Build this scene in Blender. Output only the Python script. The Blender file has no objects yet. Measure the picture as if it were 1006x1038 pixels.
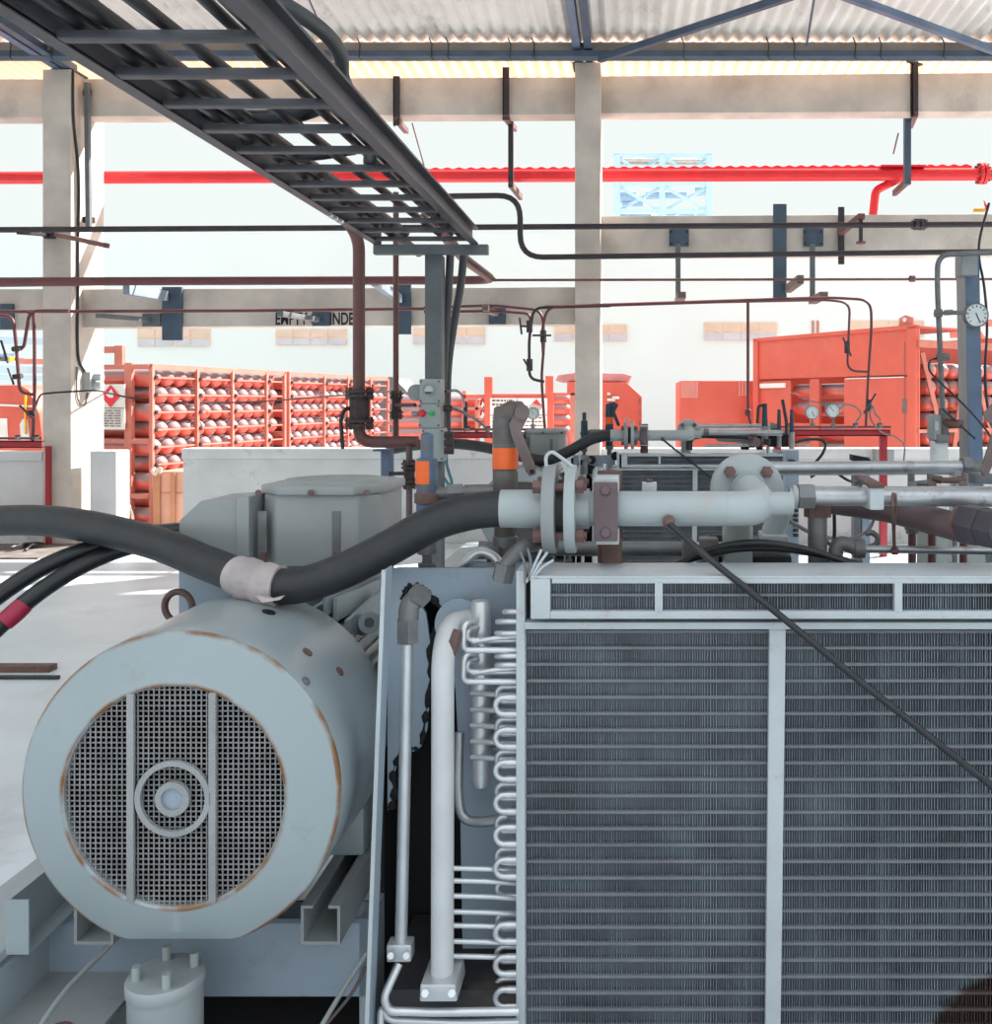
import bpy, bmesh, math, random
from mathutils import Vector, Matrix
random.seed(7)
scene = bpy.context.scene
COL = scene.collection
# ------------------------------------------------------------------ camera
F, CX, CY, EYE = 950.0, 640.0, 408.0, 1.60       # focal length (px), principal point (px), eye height (m)
W, H = 1006.0, 1038.0
cam_d = bpy.data.cameras.new('camera')
cam = bpy.data.objects.new('camera', cam_d)
COL.objects.link(cam)
cam.location = (0, 0, EYE)
cam.rotation_euler = (math.pi/2, 0, 0)
cam_d.sensor_fit = 'AUTO'
cam_d.sensor_width = 36.0
cam_d.lens = F/H*36.0
cam_d.shift_x = -(CX-W/2)/H
cam_d.shift_y = -(H/2-CY)/H
cam_d.clip_start = 0.05
cam_d.clip_end = 400
scene.camera = cam
# ------------------------------------------------------------------ world, sun, exposure
world = bpy.data.worlds.new('sky')
scene.world = world
world.use_nodes = True
wn = world.node_tree.nodes; wl = world.node_tree.links
bg = wn['Background']
bg.inputs['Strength'].default_value = 1.0
tc = wn.new('ShaderNodeTexCoord'); sp = wn.new('ShaderNodeSeparateXYZ')
rmp = wn.new('ShaderNodeValToRGB')
rmp.color_ramp.elements[0].position = 0.32                 # bright hazy horizon, brighter veil overhead
rmp.color_ramp.elements[0].color = (0.90, 0.965, 0.95, 1)
rmp.color_ramp.elements[1].position = 0.55
rmp.color_ramp.elements[1].color = (1.55, 1.72, 1.85, 1)
wl.new(tc.outputs['Generated'], sp.inputs[0])
wl.new(sp.outputs['Z'], rmp.inputs[0])
wl.new(rmp.outputs[0], bg.inputs['Color'])
sun_d = bpy.data.lights.new('sun', 'SUN')
sun_d.energy = 15.0
sun_d.angle = math.radians(1.0)
sun_d.color = (1.0, 0.95, 0.88)
sun = bpy.data.objects.new('sun', sun_d)
COL.objects.link(sun)
SUN_DIR = Vector((0.62, 0.42, 0.66)).normalized()
sun.rotation_euler = SUN_DIR.to_track_quat('Z', 'Y').to_euler()
sun.location = (20, 10, 25)
scene.view_settings.view_transform = 'Standard'
scene.view_settings.look = 'None'
scene.view_settings.exposure = 0.0
scene.view_settings.gamma = 1.0
scene.view_settings.use_curve_mapping = False

# ------------------------------------------------------------------ helpers
def V(*a): return Vector(a)
def at(px, py, Y):
    """photo pixel at depth Y -> world point"""
    return Vector(((px-CX)/F*Y, Y, EYE-(py-CY)/F*Y))
def wx(px, Y): return (px-CX)/F*Y
def wz(py, Y): return EYE-(py-CY)/F*Y

ORG = {}
def fillet(pts, rad, n=6):
    pts = [Vector(p) for p in pts]
    out = [pts[0]]
    for i in range(1, len(pts)-1):
        a, b, c = pts[i-1], pts[i], pts[i+1]
        d1, d2 = (a-b), (c-b)
        l1, l2 = d1.length, d2.length
        if l1 < 1e-6 or l2 < 1e-6: continue
        t = min(rad, l1*0.48, l2*0.48)
        p, q = b+d1/l1*t, b+d2/l2*t
        for k in range(n+1):
            s = k/n
            out.append(p*(1-s)**2+b*2*s*(1-s)+q*s*s)
    out.append(pts[-1])
    return out
def smooth(pts, n=6):
    """Catmull-Rom through the points"""
    P = [Vector(p) for p in pts]
    P = [P[0]*2-P[1]]+P+[P[-1]*2-P[-2]]
    out = []
    for i in range(1, len(P)-2):
        for k in range(n):
            t = k/n
            out.append(0.5*((2*P[i])+(P[i+1]-P[i-1])*t+(2*P[i-1]-5*P[i]+4*P[i+1]-P[i+2])*t*t
                       + (-P[i-1]+3*P[i]-3*P[i+1]+P[i+2])*t**3))
    out.append(P[-2].copy())
    return out
def frame(d):
    d = d.normalized()
    u = d.orthogonal().normalized() if abs(d.z) > 0.95 else V(0, 0, 1).cross(d).normalized()
    return u, d.cross(u)

class MB:
    def __init__(s): s.v = []; s.f = []; s.smooth_deg = 40
    def add(s, vs, fs):
        o = len(s.v); s.v += [Vector(v) for v in vs]; s.f += [tuple(i+o for i in f) for f in fs]; return s
    def box(s, x0, x1, y0, y1, z0, z1):
        return s.add([(x0,y0,z0),(x1,y0,z0),(x1,y1,z0),(x0,y1,z0),(x0,y0,z1),(x1,y0,z1),(x1,y1,z1),(x0,y1,z1)],
                     [(3,2,1,0),(4,5,6,7),(0,1,5,4),(1,2,6,5),(2,3,7,6),(3,0,4,7)])
    def bar(s, a, b, w, h, up=None):
        """box beam from a to b, w across, h along up"""
        a, b = Vector(a), Vector(b); d = (b-a).normalized()
        up = Vector(up) if up else (V(0,0,1) if abs(d.z) < 0.9 else V(0,1,0))
        sd = d.cross(up).normalized(); up = sd.cross(d)
        c = [sd*(w/2*i)+up*(h/2*j) for i, j in ((-1,-1),(1,-1),(1,1),(-1,1))]
        return s.add([a+q for q in c]+[b+q for q in c], [(0,3,2,1)[::-1],(4,5,6,7)[::-1]]+[((i+1)%4, i, i+4, (i+1)%4+4)[::-1] for i in range(4)])
    def tube(s, pts, r, seg=12, caps=True):
        pts = [Vector(p) for p in pts]; n = len(pts); vs = []; fs = []
        rs = r if isinstance(r, (list, tuple)) else [r]*n
        t0 = (pts[1]-pts[0]).normalized(); u, w = frame(t0)
        for i in range(n):
            t = (pts[min(i+1, n-1)]-pts[max(i-1, 0)])
            if t.length < 1e-9: t = t0.copy()
            t.normalize()
            q = t0.rotation_difference(t); u = q @ u; w = q @ w; t0 = t
            for k in range(seg):
                a = 2*math.pi*k/seg
                vs.append(pts[i]+(u*math.cos(a)+w*math.sin(a))*rs[i])
        for i in range(n-1):
            for k in range(seg):
                k2 = (k+1) % seg
                fs.append((i*seg+k, i*seg+k2, (i+1)*seg+k2, (i+1)*seg+k))
        if caps: fs.append(tuple(range(seg))[::-1]); fs.append(tuple(range((n-1)*seg, n*seg)))
        return s.add(vs, fs)
    def cyl(s, a, b, r, seg=20, r2=None):
        return s.tube([a, b], [r, r if r2 is None else r2], seg)
    def hexa(s, a, b, r): return s.tube([a, b], r, 6)
    def lathe(s, o, d, prof, seg=32):
        """prof: list of (radius, distance along d)"""
        o = Vector(o); d = Vector(d).normalized(); u, w = frame(d); vs = []; fs = []; n = len(prof)
        for (r, h) in prof:
            for k in range(seg):
                a = 2*math.pi*k/seg
                vs.append(o+d*h+(u*math.cos(a)+w*math.sin(a))*max(r, 1e-4))
        for i in range(n-1):
            for k in range(seg):
                k2 = (k+1) % seg
                fs.append((i*seg+k, i*seg+k2, (i+1)*seg+k2, (i+1)*seg+k))
        if prof[0][0] > 0: fs.append(tuple(range(seg))[::-1])
        if prof[-1][0] > 0: fs.append(tuple(range((n-1)*seg, n*seg)))
        return s.add(vs, fs)
    def ring(s, o, d, ro, ri, th, seg=40):
        o = Vector(o); d = Vector(d).normalized(); u, w = frame(d); vs = []; fs = []
        for (r, h) in ((ri,0),(ro,0),(ro,th),(ri,th)):
            for k in range(seg):
                a = 2*math.pi*k/seg; vs.append(o+d*h+(u*math.cos(a)+w*math.sin(a))*r)
        for i in range(4):
            j = (i+1) % 4
            for k in range(seg):
                k2 = (k+1) % seg; fs.append((i*seg+k, i*seg+k2, j*seg+k2, j*seg+k))
        return s.add(vs, fs)
    def prism(s, poly, ext):
        """planar polygon (list of points) extruded by ext"""
        poly = [Vector(p) for p in poly]; e = Vector(ext); n = len(poly)
        return s.add(poly+[p+e for p in poly], [tuple(range(n))[::-1], tuple(range(n, 2*n))]+[(i,(i+1)%n,(i+1)%n+n,i+n) for i in range(n)])
    def torus(s, o, d, R, r, seg=28, seg2=10, a0=0, a1=2*math.pi):
        o = Vector(o); u, w = frame(Vector(d))
        n = seg
        pts = [o+(u*math.cos(a0+(a1-a0)*k/n)+w*math.sin(a0+(a1-a0)*k/n))*R for k in range(n+1)]
        return s.tube(pts, r, seg2, caps=abs(a1-a0) < 6.2)
    def obj(s, name, m, parent=None, bevel=0, label=None, clampz=None):
        vs = s.v
        lo = Vector((min(v.x for v in vs), min(v.y for v in vs), min(v.z for v in vs)))
        hi = Vector((max(v.x for v in vs), max(v.y for v in vs), max(v.z for v in vs)))
        org = ORG[parent.name] if parent else Vector(((lo.x+hi.x)/2, (lo.y+hi.y)/2, lo.z))
        me = bpy.data.meshes.new(name)
        me.from_pydata([v-org for v in vs], [], s.f); 
        bm = bmesh.new(); bm.from_mesh(me)
        bmesh.ops.recalc_face_normals(bm, faces=bm.faces)
        if bevel:
            es = [e for e in bm.edges if len(e.link_faces) == 2 and e.calc_face_angle(0) > 0.7]
            bmesh.ops.bevel(bm, geom=es, offset=bevel, segments=2, affect='EDGES', profile=0.6, clamp_overlap=True)
        bm.to_mesh(me); bm.free()
        me.shade_smooth()
        me.set_sharp_from_angle(angle=math.radians(s.smooth_deg))
        me.materials.append(m)
        o = bpy.data.objects.new(name, me); COL.objects.link(o)
        if parent: o.parent = parent; ORG[o.name] = org
        else: o.location = org; ORG[o.name] = org
        if label: o['label'] = label
        return o
    def top(s, name, m, label, cat, group=None, bevel=0):
        o = s.obj(name, m, None, bevel); tag(o, label, cat, group); return o
    def struct(s, name, m, bevel=0):
        o = s.obj(name, m, None, bevel); o['kind'] = 'structure'; return o

def tag(o, label, cat, group=None):
    o['label'] = label; o['category'] = cat
    if group: o['group'] = group
    return o
def thing(name, label, cat, loc, group=None):
    o = bpy.data.objects.new(name, None); COL.objects.link(o)
    o.empty_display_size = 0.05
    o.location = loc; ORG[o.name] = Vector(loc)
    return tag(o, label, cat, group)
def copy_tree(o, off, label=None, group=None, skip=()):
    def rec(x, par):
        c = x.copy(); COL.objects.link(c); ORG[c.name] = ORG[x.name]+Vector(off)
        if par: c.parent = par
        for ch in x.children:
            if ch.name.split('.')[0] not in skip: rec(ch, c)
        return c
    r = rec(o, None)
    r.location = o.location+Vector(off)
    if label: r['label'] = label
    if group: r['group'] = group
    return r
def pipe(name, label, cat, pts, r, m, bend=0.06, group=None, seg=12):
    return MB().tube(fillet(pts, bend), r, seg).top(name, m, label, cat, group)
def cable(name, label, pts, r, m, cat='cable', group=None, seg=10):
    return MB().tube(smooth(pts), r, seg).top(name, m, label, cat, group)

# ------------------------------------------------------------------ materials
def mat(name, col, rough=0.5, metal=0.0, var=0.12, scale=6.0, bump=0.0, stain=None, stain_amt=0.5, stain_scale=4.0, bscale=None, coat=0.0, spec=0.5):
    m = bpy.data.materials.new(name); m.use_nodes = True
    nt = m.node_tree; N = nt.nodes; L = nt.links; b = N['Principled BSDF']
    tcn = N.new('ShaderNodeTexCoord')
    nz = N.new('ShaderNodeTexNoise'); nz.inputs['Scale'].default_value = scale; nz.inputs['Detail'].default_value = 6
    L.new(tcn.outputs['Object'], nz.inputs['Vector'])
    rp = N.new('ShaderNodeValToRGB')
    rp.color_ramp.elements[0].position = 0.3; rp.color_ramp.elements[1].position = 0.7
    rp.color_ramp.elements[0].color = tuple(max(0, c*(1-var)) for c in col)+(1,)
    rp.color_ramp.elements[1].color = tuple(min(1, c*(1+var)) for c in col)+(1,)
    L.new(nz.outputs['Fac'], rp.inputs[0]); out = rp.outputs[0]
    if stain:
        n2 = N.new('ShaderNodeTexNoise'); n2.inputs['Scale'].default_value = stain_scale; n2.inputs['Detail'].default_value = 9
        n2.inputs['Roughness'].default_value = 0.7
        L.new(tcn.outputs['Object'], n2.inputs['Vector'])
        r2 = N.new('ShaderNodeValToRGB')
        c = 0.72-0.3*stain_amt
        r2.color_ramp.elements[0].position = c-0.04; r2.color_ramp.elements[1].position = c+0.1
        L.new(n2.outputs['Fac'], r2.inputs[0])
        mx = N.new('ShaderNodeMix'); mx.data_type = 'RGBA'
        L.new(r2.outputs[0], mx.inputs['Factor']); L.new(out, mx.inputs['A']); mx.inputs['B'].default_value = tuple(stain)+(1,)
        out = mx.outputs['Result']
    L.new(out, b.inputs['Base Color'])
    b.inputs['Roughness'].default_value = rough; b.inputs['Metallic'].default_value = metal
    b.inputs['Specular IOR Level'].default_value = spec
    if coat: b.inputs['Coat Weight'].default_value = coat; b.inputs['Coat Roughness'].default_value = 0.15
    if bump:
        n3 = N.new('ShaderNodeTexNoise'); n3.inputs['Scale'].default_value = bscale or scale*6; n3.inputs['Detail'].default_value = 5
        L.new(tcn.outputs['Object'], n3.inputs['Vector'])
        bp = N.new('ShaderNodeBump'); bp.inputs['Strength'].default_value = bump; bp.inputs['Distance'].default_value = 0.01
        L.new(n3.outputs['Fac'], bp.inputs['Height']); L.new(bp.outputs[0], b.inputs['Normal'])
    return m
RUST = (0.16, 0.06, 0.03)
M = dict(
 concrete = mat('concrete', (0.56,0.505,0.455), 0.9, var=0.18, scale=2.5, bump=0.25, stain=(0.44,0.385,0.345), stain_amt=0.35, stain_scale=1.6, bscale=40),
 plaster  = mat('whitewashed_plaster', (0.62,0.63,0.64), 0.9, var=0.08, scale=3, bump=0.2, stain=(0.40,0.38,0.37), stain_amt=0.35, stain_scale=3, bscale=30),
 floor    = mat('polished_concrete_floor', (0.60,0.665,0.71), 0.42, var=0.12, scale=1.2, bump=0.05, stain=(0.48,0.53,0.57), stain_amt=0.45, stain_scale=0.9, bscale=3),
 yard     = mat('yard_concrete', (0.62,0.61,0.58), 0.9, var=0.08, scale=0.5),
 asbestos = mat('fibre_cement_sheet', (0.74,0.71,0.685), 0.85, var=0.12, scale=1.5, stain=(0.52,0.49,0.46), stain_amt=0.4, stain_scale=2),
 bluesteel= mat('blue_painted_steel', (0.055,0.085,0.13), 0.5, var=0.2, scale=5),
 bluepost = mat('blue_grey_painted_steel', (0.10,0.15,0.24), 0.45, var=0.25, scale=4, stain=(0.16,0.17,0.20), stain_amt=0.5, stain_scale=6),
 greypost = mat('grey_painted_post', (0.125,0.138,0.15), 0.5, var=0.2, scale=5, stain=(0.07,0.08,0.1), stain_amt=0.4),
 traysteel= mat('dark_tray_steel', (0.075,0.076,0.088), 0.45, metal=0.2, var=0.25, scale=4),
 rubber   = mat('black_rubber', (0.022,0.023,0.027), 0.5, var=0.2, scale=20, bump=0.1, bscale=120),
 cableblk = mat('black_cable_sheath', (0.015,0.016,0.02), 0.35, var=0.2, scale=10),
 grey     = mat('grey_machine_paint', (0.33,0.385,0.41), 0.42, var=0.07, scale=3, bump=0.03, bscale=60, stain=(0.26,0.29,0.30), stain_amt=0.3, stain_scale=5),
 greylt   = mat('pale_grey_pipe_paint', (0.37,0.405,0.415), 0.40, var=0.07, scale=6, stain=(0.40,0.36,0.34), stain_amt=0.3, stain_scale=9),
 greybox  = mat('grey_box_enamel', (0.285,0.30,0.305), 0.5, var=0.08, scale=5, stain=(0.18,0.13,0.11), stain_amt=0.12, stain_scale=14),
 panel    = mat('blue_grey_panel_paint', (0.30,0.36,0.43), 0.5, var=0.07, scale=2.5, stain=(0.24,0.28,0.33), stain_amt=0.3),
 frame    = mat('cooler_frame_paint', (0.46,0.49,0.515), 0.45, var=0.06, scale=8, stain=(0.42,0.32,0.29), stain_amt=0.28, stain_scale=18),
 finmat   = mat('dark_aluminium_fins', (0.165,0.19,0.22), 0.45, metal=0.1, var=0.3, scale=9, stain=(0.24,0.25,0.27), stain_amt=0.15, stain_scale=30),
 tubemat  = mat('dusty_cooler_tube', (0.15,0.152,0.17), 0.6, metal=0.0, var=0.15, scale=10),
 black    = mat('black_soot', (0.008,0.008,0.01), 0.8),  # plain black for dark parts and for painted-in shade
 dark     = mat('dark_grime', (0.03,0.03,0.034), 0.7, var=0.4, scale=6, stain=(0.07,0.05,0.04), stain_amt=0.4),
 meshwire = mat('guard_wire', (0.25,0.24,0.245), 0.55, metal=0.2, var=0.25, scale=20, stain=RUST, stain_amt=0.2, stain_scale=10),
 rust     = mat('rusty_steel', (0.13,0.075,0.065), 0.75, var=0.3, scale=18, bump=0.2, stain=(0.22,0.09,0.04), stain_amt=0.45, stain_scale=14),
 rustpur  = mat('purple_brown_primer', (0.125,0.085,0.095), 0.6, var=0.15, scale=15, stain=(0.11,0.06,0.05), stain_amt=0.3),
 maroon   = mat('maroon_pipe_paint', (0.13,0.035,0.04), 0.45, var=0.15, scale=6, stain=(0.09,0.045,0.05), stain_amt=0.35),
 maroonbr = mat('maroon_brown_pipe_paint', (0.15,0.060,0.055), 0.5, var=0.15, scale=7, stain=(0.10,0.06,0.055), stain_amt=0.4),
 darkpipe = mat('dark_brown_pipe_paint', (0.03,0.022,0.028), 0.5, var=0.25, scale=5),
 valveiron= mat('dark_brown_iron', (0.055,0.035,0.035), 0.6, var=0.3, scale=20),
 red      = mat('fire_red_paint', (0.72,0.02,0.03), 0.4, var=0.1, scale=5),
 redframe = mat('dark_red_frame_paint', (0.30,0.01,0.022), 0.45, var=0.12, scale=6),
 orange   = mat('orange_red_paint', (0.60,0.105,0.068), 0.45, var=0.07, scale=3, stain=(0.56,0.14,0.10), stain_amt=0.35, stain_scale=1.5),
 rackred  = mat('faded_rack_paint', (0.52,0.17,0.13), 0.55, var=0.12, scale=5, stain=(0.42,0.17,0.15), stain_amt=0.3, stain_scale=6),
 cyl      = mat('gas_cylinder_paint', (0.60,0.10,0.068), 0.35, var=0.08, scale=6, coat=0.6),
 galv     = mat('galvanised_pipe', (0.42,0.43,0.45), 0.38, metal=0.75, var=0.15, scale=12, stain=(0.25,0.20,0.19), stain_amt=0.35, stain_scale=12),
 silver   = mat('aluminium_painted_tube', (0.62,0.63,0.65), 0.35, metal=0.6, var=0.08, scale=15),
 fitting  = mat('grey_pipe_fitting', (0.17,0.17,0.175), 0.55, metal=0.4, var=0.2, scale=20, stain=(0.16,0.10,0.08), stain_amt=0.25),
 tape     = mat('pink_grey_tape', (0.44,0.38,0.38), 0.8, var=0.18, scale=12, bump=0.4, bscale=50),
 orangetape = mat('orange_marking_tape', (0.85,0.13,0.02), 0.5, var=0.06, scale=8),
 redtape  = mat('red_marking_tape', (0.35,0.012,0.05), 0.45),
 valvebrn = mat('worn_valve_paint', (0.105,0.088,0.08), 0.6, var=0.25, scale=14, bump=0.15, stain=(0.10,0.15,0.22), stain_amt=0.42, stain_scale=9),
 valveblue= mat('worn_blue_valve_paint', (0.06,0.135,0.24), 0.5, var=0.3, scale=14, stain=(0.13,0.105,0.095), stain_amt=0.72, stain_scale=11),
 leverbrn = mat('brown_lever_paint', (0.155,0.115,0.11), 0.6, var=0.2, scale=15),
 panelbox = mat('control_box_grey', (0.33,0.37,0.37), 0.5, var=0.07, scale=10, stain=(0.25,0.25,0.24), stain_amt=0.3),
 greenbox = mat('grey_green_enamel', (0.25,0.28,0.26), 0.5, var=0.08, scale=6),
 dial     = mat('white_dial_face', (0.62,0.66,0.68), 0.4),
 dialink  = mat('black_dial_marks', (0.02,0.02,0.025), 0.5),
 glass    = mat('dark_meter_glass', (0.05,0.07,0.09), 0.1),
 redbtn   = mat('red_push_button', (0.65,0.015,0.02), 0.35),
 greenbtn = mat('green_push_button', (0.02,0.40,0.12), 0.35),
 whitewall= mat('white_building_paint', (0.66,0.72,0.705), 0.9, var=0.02, scale=0.5),
 winframe = mat('tan_window_frame', (0.75,0.58,0.44), 0.7),
 winpane  = mat('dusty_window_pane', (0.62,0.47,0.37), 0.35, var=0.1, scale=1.5),
 winpane2 = mat('grey_window_pane', (0.50,0.50,0.54), 0.3, var=0.1, scale=1.5),
 signwhite= mat('white_sign_board', (0.72,0.72,0.70), 0.6, var=0.05, scale=4),
 signred  = mat('red_sign_print', (0.70,0.03,0.05), 0.6),
 ink      = mat('black_lettering_paint', (0.012,0.012,0.016), 0.7),
 wood     = mat('crate_plywood', (0.58,0.30,0.21), 0.8, var=0.12, scale=3, bump=0.1),
 woodbat  = mat('crate_batten', (0.42,0.19,0.10), 0.8, var=0.12, scale=5),
 rope     = mat('pale_rope', (0.60,0.52,0.45), 0.9),
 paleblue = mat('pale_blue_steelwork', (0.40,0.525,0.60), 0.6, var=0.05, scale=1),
 tarp     = mat('pink_tarpaulin', (0.55,0.25,0.25), 0.8, var=0.2, scale=3),
 yellow   = mat('yellow_paint', (0.75,0.42,0.02), 0.5),
 bolt     = mat('rusty_bolt', (0.15,0.08,0.075), 0.7, var=0.3, scale=40),
 gasket   = mat('dark_gasket', (0.06,0.065,0.065), 0.7),
 drain    = mat('brown_floor_grating', (0.16,0.14,0.13), 0.8, var=0.3, scale=6),
 ducting = mat('dark_flexible_duct', (0.05,0.054,0.06), 0.5, var=0.2, scale=8),
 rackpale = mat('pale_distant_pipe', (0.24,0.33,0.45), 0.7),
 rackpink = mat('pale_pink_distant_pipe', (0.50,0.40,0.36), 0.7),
 darknut = mat('dark_purple_nut', (0.055,0.045,0.058), 0.5, var=0.2, scale=14),
 darkblue = mat('dark_blue_valve_paint', (0.018,0.045,0.075), 0.5, var=0.3, scale=12),
 blue_grey_lt = mat('light_blue_grey_bracket', (0.24,0.30,0.37), 0.5, var=0.12, scale=6),
)

def lit_top(m, z0, z1, col):
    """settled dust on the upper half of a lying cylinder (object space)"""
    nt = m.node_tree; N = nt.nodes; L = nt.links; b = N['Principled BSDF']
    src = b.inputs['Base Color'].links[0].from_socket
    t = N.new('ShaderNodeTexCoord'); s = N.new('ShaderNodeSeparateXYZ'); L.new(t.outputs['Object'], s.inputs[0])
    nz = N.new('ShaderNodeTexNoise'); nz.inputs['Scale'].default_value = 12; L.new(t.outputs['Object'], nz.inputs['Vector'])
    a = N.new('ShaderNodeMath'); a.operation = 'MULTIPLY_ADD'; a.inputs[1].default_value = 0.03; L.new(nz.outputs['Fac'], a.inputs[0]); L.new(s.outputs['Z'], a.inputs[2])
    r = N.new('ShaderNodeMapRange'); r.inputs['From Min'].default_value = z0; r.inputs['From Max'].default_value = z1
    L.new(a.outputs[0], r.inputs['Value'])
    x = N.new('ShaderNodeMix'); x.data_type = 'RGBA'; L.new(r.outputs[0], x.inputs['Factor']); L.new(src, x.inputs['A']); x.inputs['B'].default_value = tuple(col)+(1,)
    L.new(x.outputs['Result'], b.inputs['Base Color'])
lit_top(M['cyl'], 0.012, 0.05, (0.28,0.222,0.238))  # pale tops lit by the sky, put into the cylinder colour
# ================================================================== SETTING
MB().box(-16, 16, -8, 11.4, -0.12, 0).struct('floor', M['floor'])
MB().box(-60, 60, 11.4, 80, -0.14, -0.02).struct('yard_ground', M['yard'])
def corrugated(x0, x1, y0, y1, zf, pitch=0.146, amp=0.024, th=0.008):
    mb = MB(); n = int((x1-x0)/pitch*8); ys = [y0, (y0+y1)/2, y1]; vs = []; fs = []
    for side in (0, 1):
        for y in ys:
            for i in range(n+1):
                x = x0+(x1-x0)*i/n
                vs.append((x, y, zf(y)+amp*math.sin(2*math.pi*(x-x0)/pitch)+side*th))
    w = n+1
    for j in range(2):
        for i in range(n):
            a = j*w+i; fs.append((a, a+1, a+w+1, a+w)); b = a+3*w; fs.append((b, b+w, b+w+1, b+1))
    for i in range(n): fs.append((i, i+3*w, i+1+3*w, i+1)); a = 2*w+i; fs.append((a, a+1, a+1+3*w, a+3*w))
    return mb.add(vs, fs)
ROOFZ = lambda y: 5.60+(10.2-y)*0.03
corrugated(-16, 16, 1.0, 10.34, lambda y: ROOFZ(y)).struct('ceiling', M['asbestos'])
# translucent eave sheets beyond the purlin, peach of bounced light put into their colour
fm = mat('translucent_eave_sheet', (0.90,0.71,0.57), 0.7, var=0.1, scale=2)
nt = fm.node_tree; tr = nt.nodes.new('ShaderNodeBsdfTranslucent'); tr.inputs[0].default_value = (1.0,0.85,0.72,1)
ms = nt.nodes.new('ShaderNodeMixShader'); ms.inputs[0].default_value = 0.55
nt.links.new(nt.nodes['Principled BSDF'].outputs[0], ms.inputs[1]); nt.links.new(tr.outputs[0], ms.inputs[2])
nt.links.new(ms.outputs[0], nt.nodes['Material Output'].inputs['Surface'])
corrugated(-16, 16, 10.30, 11.35, lambda y: ROOFZ(y)-0.055).struct('ceiling_eave', fm)

def lowwall(name, x0, x1, y0, y1, z, cap=0.13):
    mb = MB().box(x0, x1, y0, y1, 0, z-cap).box(x0-0.0, x1, y0-0.03, y1+0.03, z-cap, z)
    return mb.struct(name, M['plaster'], 0.012)
Yw = 10.55
lowwall('wall_left', wx(-60, Yw), wx(44, Yw), Yw, Yw+0.25, wz(458, Yw), 0.10)
MB().box(wx(91, Yw), wx(118, Yw), Yw, Yw+0.28, 0, wz(457, Yw)).struct('wall_pier', M['plaster'], 0.012)
lowwall('wall_back', wx(181, Yw), 9.0, Yw+0.1, Yw+0.35, wz(455, Yw), 0.12)
MB().box(-9.5, -6.05, 9.55, 10.5, 0, 0.02).struct('trim_1', M['drain'])

# columns and beams
def column(px0, px1, Y, d, ztop, label):
    t = thing('concrete_column', label, 'column', (wx((px0+px1)/2, Y), Y+d/2, 0), 'concrete columns along the open side')
    MB().box(wx(px0, Y), wx(px1, Y), Y, Y+d, 0, ztop).obj('shaft', M['concrete'], t, 0.015)
    return t
Yc = 10.5
column(43, 72, Yc, 0.66, wz(70, Yc), 'square concrete column at left, bright on one side, with a cable running down it')
column(583, 609, Yc, 0.62, wz(63, Yc), 'slim concrete column near the middle, behind the second cooler')
def beam(px0, px1, t0, b0, t1, b1, label, name='concrete_beam'):
    Y = 10.72
    x0, x1 = wx(px0, Y), wx(px1, Y)
    a = [V(x0, Y, wz(t0, Y)), V(x1, Y, wz(t1, Y)), V(x1, Y, wz(b1, Y)), V(x0, Y, wz(b0, Y))]
    return MB().prism(a, (0, 0.26, 0)).top(name, M['concrete'], label, 'beam', 'concrete tie beams', 0.012)
beam(-200, 43, 80, 119, 80, 119, 'concrete beam under the roof, left of the left column')
beam(73, 583, 80, 118, 78, 116, 'long concrete beam under the roof between the two columns')
beam(609, 1180, 77, 115, 72, 112, 'concrete beam under the roof, right of the middle column')
beam(-200, 43, 293, 333, 293, 333, 'lower concrete beam left of the left column')
lb = beam(73, 583, 293, 332, 291, 329, 'lower concrete beam with black lettering between the two columns')
beam(609, 1180, 219, 259, 216, 258, 'lower concrete beam at right, crossed by dark pipes')
def lettering(text, px0, px1, py0, py1, Y, parent, m):
    cu = bpy.data.curves.new('lettering', 'FONT'); cu.body = text; cu.extrude = 0.001
    cu.size = 1.0; cu.offset = 0.022
    to = bpy.data.objects.new('lettering_tmp', cu); COL.objects.link(to)
    bpy.context.view_layer.update()
    me = bpy.data.meshes.new_from_object(to.evaluated_get(bpy.context.evaluated_depsgraph_get()))
    bpy.data.objects.remove(to); bpy.data.curves.remove(cu)
    xs = [v.co.x for v in me.vertices]; ys = [v.co.y for v in me.vertices]
    X0, X1, Z0, Z1 = wx(px0, Y), wx(px1, Y), wz(py1, Y), wz(py0, Y)
    org = ORG[parent.name]
    for v in me.vertices:
        x = X0+(v.co.x-min(xs))/(max(xs)-min(xs))*(X1-X0) if False else X0+(v.co.x-x_lo(xs))/(x_hi(xs)-x_lo(xs))*(X1-X0)
        z = Z0+(v.co.y-x_lo(ys))/(x_hi(ys)-x_lo(ys))*(Z1-Z0)
        v.co = Vector((x, Y-v.co.z-0.001, z))-org
    me.materials.clear(); me.materials.append(m)
    for p in me.polygons: p.material_index = 0
    o = bpy.data.objects.new('lettering', me); COL.objects.link(o); o.parent = parent; ORG[o.name] = org
    return o
_lim = {}
def x_lo(a): k = (id(a), 0); _lim.setdefault(k, min(a)); return _lim[k]
def x_hi(a): k = (id(a), 1); _lim.setdefault(k, max(a)); return _lim[k]
o = lettering('EMPTY CYLINDER', 279.5, 366, 316.5, 329.5, 10.719, lb, M['ink'])
o['label'] = 'black painted words on the beam'

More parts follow.
